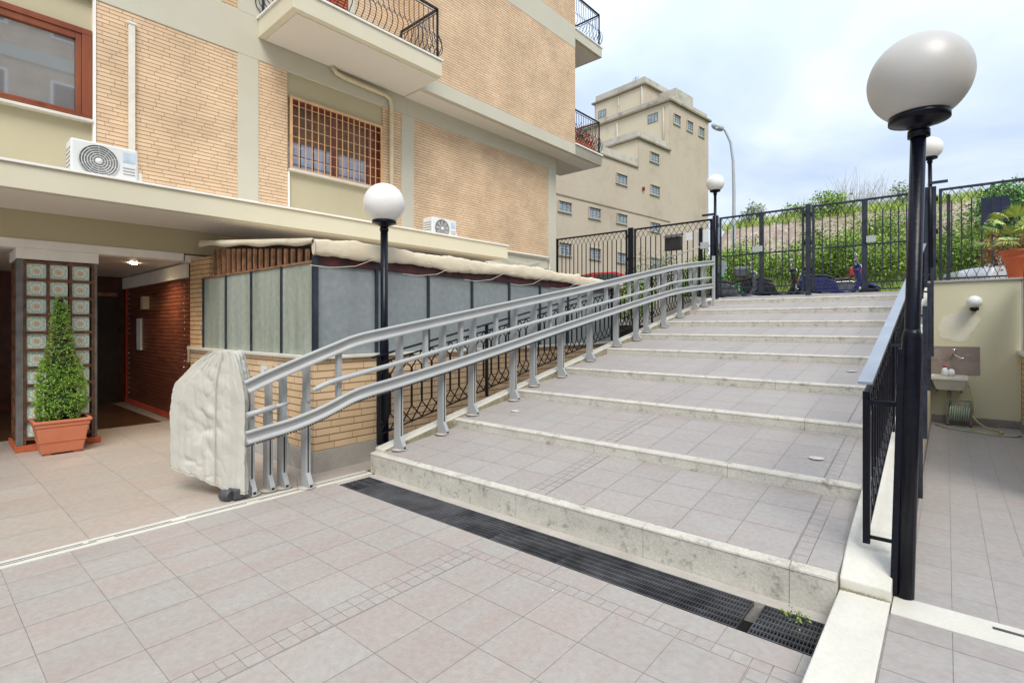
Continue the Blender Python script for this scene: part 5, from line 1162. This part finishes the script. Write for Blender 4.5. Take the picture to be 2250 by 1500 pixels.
def bankz(y):
    L = [(13, 1.9), (18.2, 2.0), (19.2, 2.9), (20.6, 3.7), (22.0, 4.2), (22.9, 5.0), (23.6, 5.75), (24.4, 6.0), (27, 6.05), (60, 6.1)]
    for (a, p), (b, q) in zip(L, L[1:]):
        if a <= y <= b: return p+(q-p)*(y-a)/(b-a)
    return 2.2
g = MB()
for i in range(30000):
    x = random.uniform(-7.6, 12); y = random.choice((random.uniform(23.5, 26), random.uniform(18.2, 22.2), random.uniform(18.2, 21)))
    if y > 21 and y < 23.3 and noise.noise(Vector((x*.6, y*.6, 1))) < .1: continue
    z = bankz(y); h = random.uniform(.12, .38); a = random.uniform(0, 2*pi); g.rv = random.random(); k0 = len(g.v)
    dx_, dy_ = cos(a)*.035, sin(a)*.035; lx, ly = random.gauss(0, .08), random.gauss(0, .08)
    g.v += [(x-dx_, y-dy_, z-.05), (x+dx_, y+dy_, z-.05), (x+lx, y+ly, z+h)]; g.face([k0, k0+1, k0+2])
o = g.build('grass', M['grass'], loc=(0, 0, 2)); o['kind'] = 'stuff'
def bush(cx_, cy_, cz_, rx, ry, rz, n, size, m, name, label, cat='bush', group=None, inner=True):
    t = thing(name, label, cat, (cx_, cy_, cz_), 0., group)
    c = MB(); k = []
    nb = max(5, int(rx*6))
    for i in range(nb): k.append((Vector((cx_+random.uniform(-.7, .7)*rx, cy_+random.uniform(-.6, .6)*ry, cz_+rz*random.uniform(.35, .8))), random.uniform(.35, .6)))
    for i in range(n):
        p0, s_ = random.choice(k); d = Vector((random.gauss(0, 1), random.gauss(0, 1), random.gauss(0, 1))).normalized(); rr_ = random.random()**.35
        p = p0+Vector((d.x*rx*s_*rr_, d.y*ry*s_*rr_, d.z*rz*s_*rr_))
        if p.z < cz_-.05: p.z = cz_+random.random()*.1
        c.leaf(p, size*random.uniform(.5, 1.15))
    c.build('foliage', m, t)
    c = MB()
    for i in range(7): p0, s_ = random.choice(k); c.tube([(cx_+random.uniform(-.2, .2)*rx, cy_, cz_-.1), p0], .02, 5)
    c.build('stem', M['bark'], t); return t
GB = 'green bushes on the bank beyond the gate'
bl = [(-7.1, 18.9, .8, .7, 1.0, 1500, 'bushy green shrub at the left end of the bank behind the street lamp'), (-6.6, 19.2, 1.2, .9, 1.1, 2000, 'leafy green bush behind the left gate leaf above the scooters'),
      (-5.0, 19.3, 1.4, .9, 1.4, 2400, 'tall light green bush left of the central gate post'), (-3.2, 19.4, 1.3, .9, 1.2, 2200, 'spreading green bush right of the central gate post'),
      (-1.5, 19.3, 1.4, .9, 1.5, 2400, 'green bush seen through the right gate leaf'), (.4, 19.2, 1.3, .9, 1.3, 2000, 'green bush just right of the nearest lamp post'), (2.2, 19.2, 1.4, .9, 1.4, 1500, 'green bush behind the orange pot')]
for x, y, a, b, h, n, l in bl: bush(x, y, bankz(y)-.25, a*1.0, b, h*1.05, int(n*2.2), .10, M['leaf_bush'], 'bush', l, 'bush', GB)
for i_, (x, y, z_, a, h, l) in enumerate([(-3.0, 22.3, 4.1, 1.3, 1.3, 'creeper patch climbing the soil bank inside the right gate leaf'), (-1.3, 22.4, 4.1, 1.2, 1.5, 'creeper patch on the bank just left of the nearest lamp post'), (.5, 22.0, 4.0, 1.3, 1.4, 'creeper patch on the bank right of the nearest lamp post'), (-6.9, 21.6, 3.7, .9, .8, 'low creeper patch at the foot of the soil bank behind the left gate leaf')]): bush(x, y, z_, a, .5, h, 2600, .09, M['leaf_bush'], 'creeper', l, 'creeper', 'creepers on the bank')
tl = [(-6.6, 24.2, .55, .5, .9, 900, 'small pale shrub on the bank top left of the central gate post'), (-4.9, 24.1, .8, .6, .7, 900, 'low round green shrub on the bank top near the gate centre'), (-3.75, 24.0, 1.0, .7, 1.05, 1500, 'bright green shrub on the bank top inside the right gate leaf'), (-1.0, 24.2, .6, .5, .9, 900, 'greyish shrub on the bank top near the nearest lamp post')]
for i, (x, y, a, b, h, n, l) in enumerate(tl): bush(x, y, bankz(y)-.1, a, b, h, n, .11, M['leaf_olive'] if i in (0, 3) else M['leaf_bush'], 'shrub', l, 'shrub', 'shrubs on top of the bank')
bush(1.3, 18.6, 4.0, 1.3, .6, 1.2, 2200, .13, M['leaf_dark'], 'ivy_bush', 'dark green ivy mound below the pale hut at the right', 'bush')
bush(.95, 15.2, 2.2, .45, .4, 1.2, 1300, .08, M['leaf_red'], 'red_shrub', 'reddish brown shrub behind the right fence panel', 'shrub')
bush(-6.55, 14.2, 2.2, 1.0, .4, 1.25, 3400, .06, M['leaf_olive'], 'olive_shrub', 'grey green shrub behind the second fence panel under the letterbox', 'shrub')
bush(-5.2, 14.3, 2.2, .55, .35, 1.35, 1500, .07, M['leaf_bush'], 'shrub', 'light green shrub between the letterbox and the left gate pillar', 'shrub')
bush(-5.3, 10.6, 1.5, .45, 1.0, .95, 2200, .08, M['leaf_bush'], 'planting', 'green shrub growing past the end of the veranda behind the railing', 'shrub')
def bare_tree(x, y, h, w_, label):
    t = thing('bare_tree', label, 'tree', (x, y, 6.), 0., 'bare pale trees far beyond the bank')
    c = MB(); c.tube([(x, y, 6), (x, y, 6+h*.5)], [.08, .05], 6); c.build('trunk', M['twig'], t)
    c = MB()
    for i in range(150):
        z = 6+h*random.uniform(.05, .5); p = Vector((x+random.gauss(0, w_*.2), y, z)); q = p+Vector((random.gauss(0, w_*.28), random.gauss(0, .2), h*random.uniform(.2, .5))); c.tube([p, p.lerp(q, .6)+Vector((random.gauss(0, .05), 0, .05)), q], [.012, .009, .004], 4, False)
    c.build('crown', M['twig'], t)
for i, (x, h, w_, l) in enumerate([(-4.9, 3.0, 1.5, 'thin bare tree above the central gate post'), (-3.3, 4.1, 1.9, 'tallest bare tree over the right gate leaf'), (-2.3, 3.6, 1.6, 'bare tree just left of the nearest lamp post'), (-1.0, 3.0, 1.5, 'bare tree hidden partly by the nearest lamp post'), (.6, 2.4, 1.4, 'bare tree behind the pale hut'), (2.4, 2.6, 1.6, 'bare tree right of the dark blue board')]): bare_tree(x*1.25, 33, h, w_, l)
hu = thing('hut', 'small pale hut on the bank seen through the right fence', 'hut', (.3, 24.6, 5.2))
c = MB(); c.box(-.25, .95, 24.9, 26.5, 5.3, 6.12); c.build('wall', M['hut'], hu)
c = MB(); c.hexa([(-.30, 24.85, 6.12), (1.0, 24.85, 6.12), (1.0, 26.6, 6.2), (-.30, 26.6, 6.2), (-.30, 24.85, 6.16), (1.0, 24.85, 6.16), (1.0, 26.6, 6.25), (-.30, 26.6, 6.25)]); c.build('roof', M['conc'], hu)
c = MB(); c.box(.35, .65, 24.88, 24.9, 5.85, 5.95); c.build('plate', M['fb3'], hu)
# ================================================================ VEHICLES
def car(loc, rz, paint, label):
    t = thing('parked_car', label, 'car', (0, 0, 0)); t.location = loc; t.rotation_euler = (0, 0, rz)
    prof = [(-1.85, .35), (-1.9, .6), (-1.82, .82), (-1.1, .93), (-.45, 1.36), (.0, 1.44), (.9, 1.42), (1.45, 1.20), (1.72, .92), (1.8, .6), (1.75, .35)]
    def ring(y, s_, ins): return [(x, y, (z if z < .95 else z)) for x, z in prof]
    c = MB(); n = len(prof)
    for y, tuck in ((-.80, 0), (-.70, .0), (0, 0), (.70, 0), (.80, 0)):
        for x, z in prof:
            k = (z-.93)/.5 if z > .93 else 0; yy = y*(1-.20*k); e_ = (.93 if abs(y) == .80 else 1)
            c.v.append((x*e_ if z < .93 else x*(.97 if abs(y) == .8 else 1), yy, z+(.03 if abs(y) < .1 and z > .5 else 0)))
    for j in range(4):
        for i in range(n):
            i2 = (i+1) % n; c.face([j*n+i, (j+1)*n+i, (j+1)*n+i2, j*n+i2], True)
    c.face(range(n)); c.face([4*n+i for i in range(n)][::-1])
    c.build('body', paint, t)
    c = MB()
    for s_ in (-1, 1):
        def W(x, z): k = (z-.93)/.5; return (x, s_*(.805*(1-.20*k)+.006), z)
        for P4 in ([(-.92, .96), (.02, .96), (.02, 1.36), (-.42, 1.33)], [(.10, .96), (1.05, .96), (1.15, 1.25), (.75, 1.36), (.10, 1.37)]):
            q_ = [W(*p) for p in P4]; c.quad(*(q_ if s_ < 0 else q_[::-1]))
    c.quad((-1.06, -.62, .985), (-1.06, .62, .985), (-.50, .56, 1.36), (-.50, -.56, 1.36)); c.quad((1.50, -.58, 1.20), (1.50, .58, 1.20), (1.73, .62, .97), (1.73, -.62, .97))
    c.build('window', M['carglass'], t)
    for x in (-1.2, 1.2):
        for s_ in (-1, 1):
            c = MB(); c.lathe([(.18, -.09), (.29, -.09), (.30, -.05), (.30, .05), (.29, .09), (.18, .09)], (x, s_*.74, .30), 20, ax=(0, 1, 0)); wh = c.build('wheel', M['rubber'], t)
            c = MB(); c.lathe([(.18, -.02), (.18, .02), (.05, .05)], (x, s_*.80, .30), 14, ax=(0, s_, 0)); c.build('rim', M['lampgrey'], wh)
    for s_ in (-1, 1):
        c = MB(); c.box(-1.84, -1.74, s_*.5-.14, s_*.5+.14, .62, .76); c.build('headlight', M['screen'], t); c = MB(); c.box(-.85, -.72, s_*.84-.07, s_*.84+.07, .95, 1.07); c.build('mirror', paint, t)
    return t
car((-9.6, 16.3, 1.9), radians(8), M['redcar'], 'red parked car with its roof showing above the lift track beyond the left fence')
car((1.9, 16.4, 1.9), radians(28), M['whitecar'], 'white parked car behind the right fence panel beside the red brown shrub')
def scooter(loc, rz, paint, label, box=None, screen=False, k=1.):
    t = thing('scooter', label, 'scooter', (0, 0, 0), 0., 'scooters parked beyond the gate'); t.location = loc; t.rotation_euler = (radians(6), 0, rz); t.scale = (k,)*3
    for x in (-.62, .62):
        c = MB(); c.lathe([(.13, -.05), (.21, -.05), (.235, -.02), (.235, .02), (.21, .05), (.13, .05)], (x, 0, .235), 20, ax=(0, 1, 0)); wh = c.build('wheel', M['rubber'], t); c = MB(); c.lathe([(.13, -.02), (.13, .02), (.03, .03)], (x, 0, .235), 12, ax=(0, 1, 0)); c.build('rim', M['chrome'], wh)
    c = MB(); c.prism([(-.85, .42), (-.55, .36), (-.25, .34), (.12, .26), (.20, .34), (-.02, .40), (-.10, .62), (-.30, .72), (-.80, .74), (-.95, .66)], 'y', -.13, .13); c.build('body', paint, t, bevel=.03)
    c = MB(); c.prism([(.12, .26), (.28, .26), (.46, .55), (.40, .92), (.30, .92), (.34, .58), (.20, .34)], 'y', -.18, .18); c.build('leg_shield', paint, t, bevel=.03)
    c = MB(); c.prism([(.34, .42), (.52, .50), (.84, .40), (.86, .44), (.60, .56), (.42, .56)], 'y', -.09, .09); c.build('mudguard', paint, t, bevel=.02)
    c = MB(); c.prism([(-.85, .74), (-.75, .82), (-.35, .80), (-.12, .72), (-.14, .66), (-.30, .72), (-.80, .74)], 'y', -.14, .14); c.build('seat', M['blackpl'], t, bevel=.02)
    c = MB(); c.tube([(.62, -.0, .235), (.42, 0, .70), (.34, 0, .98)], .025, 8); c.tube([(.30, -.33, 1.02), (.34, -.12, 1.0), (.34, .12, 1.0), (.30, .33, 1.02)], .016, 8); c.build('fork', M['chrome'], t)
    c = MB(); c.prism([(.26, .92), (.44, .88), (.42, 1.02), (.30, 1.06)], 'y', -.14, .14); c.build('headlamp_cowl', paint, t, bevel=.03)
    for s_ in (-1, 1):
        c = MB(); c.tube([(.32, s_*.2, 1.02), (.32, s_*.27, 1.20)], .006, 5); c.lathe([(.05, 0), (.055, .012), (1e-5, .02)], (.32, s_*.28, 1.24), 12, ax=(-1, 0, 0)); c.build('mirror', M['chrome'], t)
    c = MB(); c.tube([(-.2, -.17, .25), (-.6, -.19, .28), (-.9, -.19, .36)], .05, 8); c.build('exhaust', M['greyp'], t)
    c = MB(); c.box(-1.0, -.97, -.09, .09, .45, .57); c.build('number_plate', M['paper'], t); c = MB(); c.box(-.97, -.93, -.07, .07, .62, .68); c.build('tail_light', M['redpl'], t)
    c = MB(); c.lathe([(.07, 0), (.06, .02), (1e-5, .03)], (.43, 0, .95), 14, ax=(1, 0, .1)); c.build('headlight', M['screen'], t)
    if box: c = MB(); c.box(-1.12, -.74, -.2, .2, .82, 1.12); c.build('top_box', box, t, bevel=.06)
    if screen: c = MB(); c.hexa([(.38, -.2, 1.02), (.39, -.2, 1.02), (.39, .2, 1.02), (.38, .2, 1.02), (.22, -.16, 1.42), (.23, -.16, 1.42), (.23, .16, 1.42), (.22, .16, 1.42)]); c.build('windscreen', M['screen'], t, bevel=.003)
    return t
scooter((-4.95, 15.9, 2.02), radians(165), M['greenp'], 'green and black scooter at the far left behind the gate', None, True)
scooter((-4.50, 15.3, 1.98), radians(20), M['greyp'], 'low grey scooter parked in front of the green one')
scooter((-3.55, 15.6, 2.02), radians(15), M['blackpl'], 'black scooter with a big dark top box behind the left gate leaf', M['greyp'])
scooter((-2.75, 16.6, 1.98), radians(200), M['greyp'], 'grey scooter with a red top box beside the central gate post', M['redp'], True)
scooter((-2.1, 15.6, 2.02), radians(12), M['bluep'], 'blue scooter with clear windscreen behind the right gate leaf', None, True)
for o in bpy.data.objects:
    if o.type == 'MESH' and o.name.startswith(('globe',)): pass
SC.render.engine = 'CYCLES'
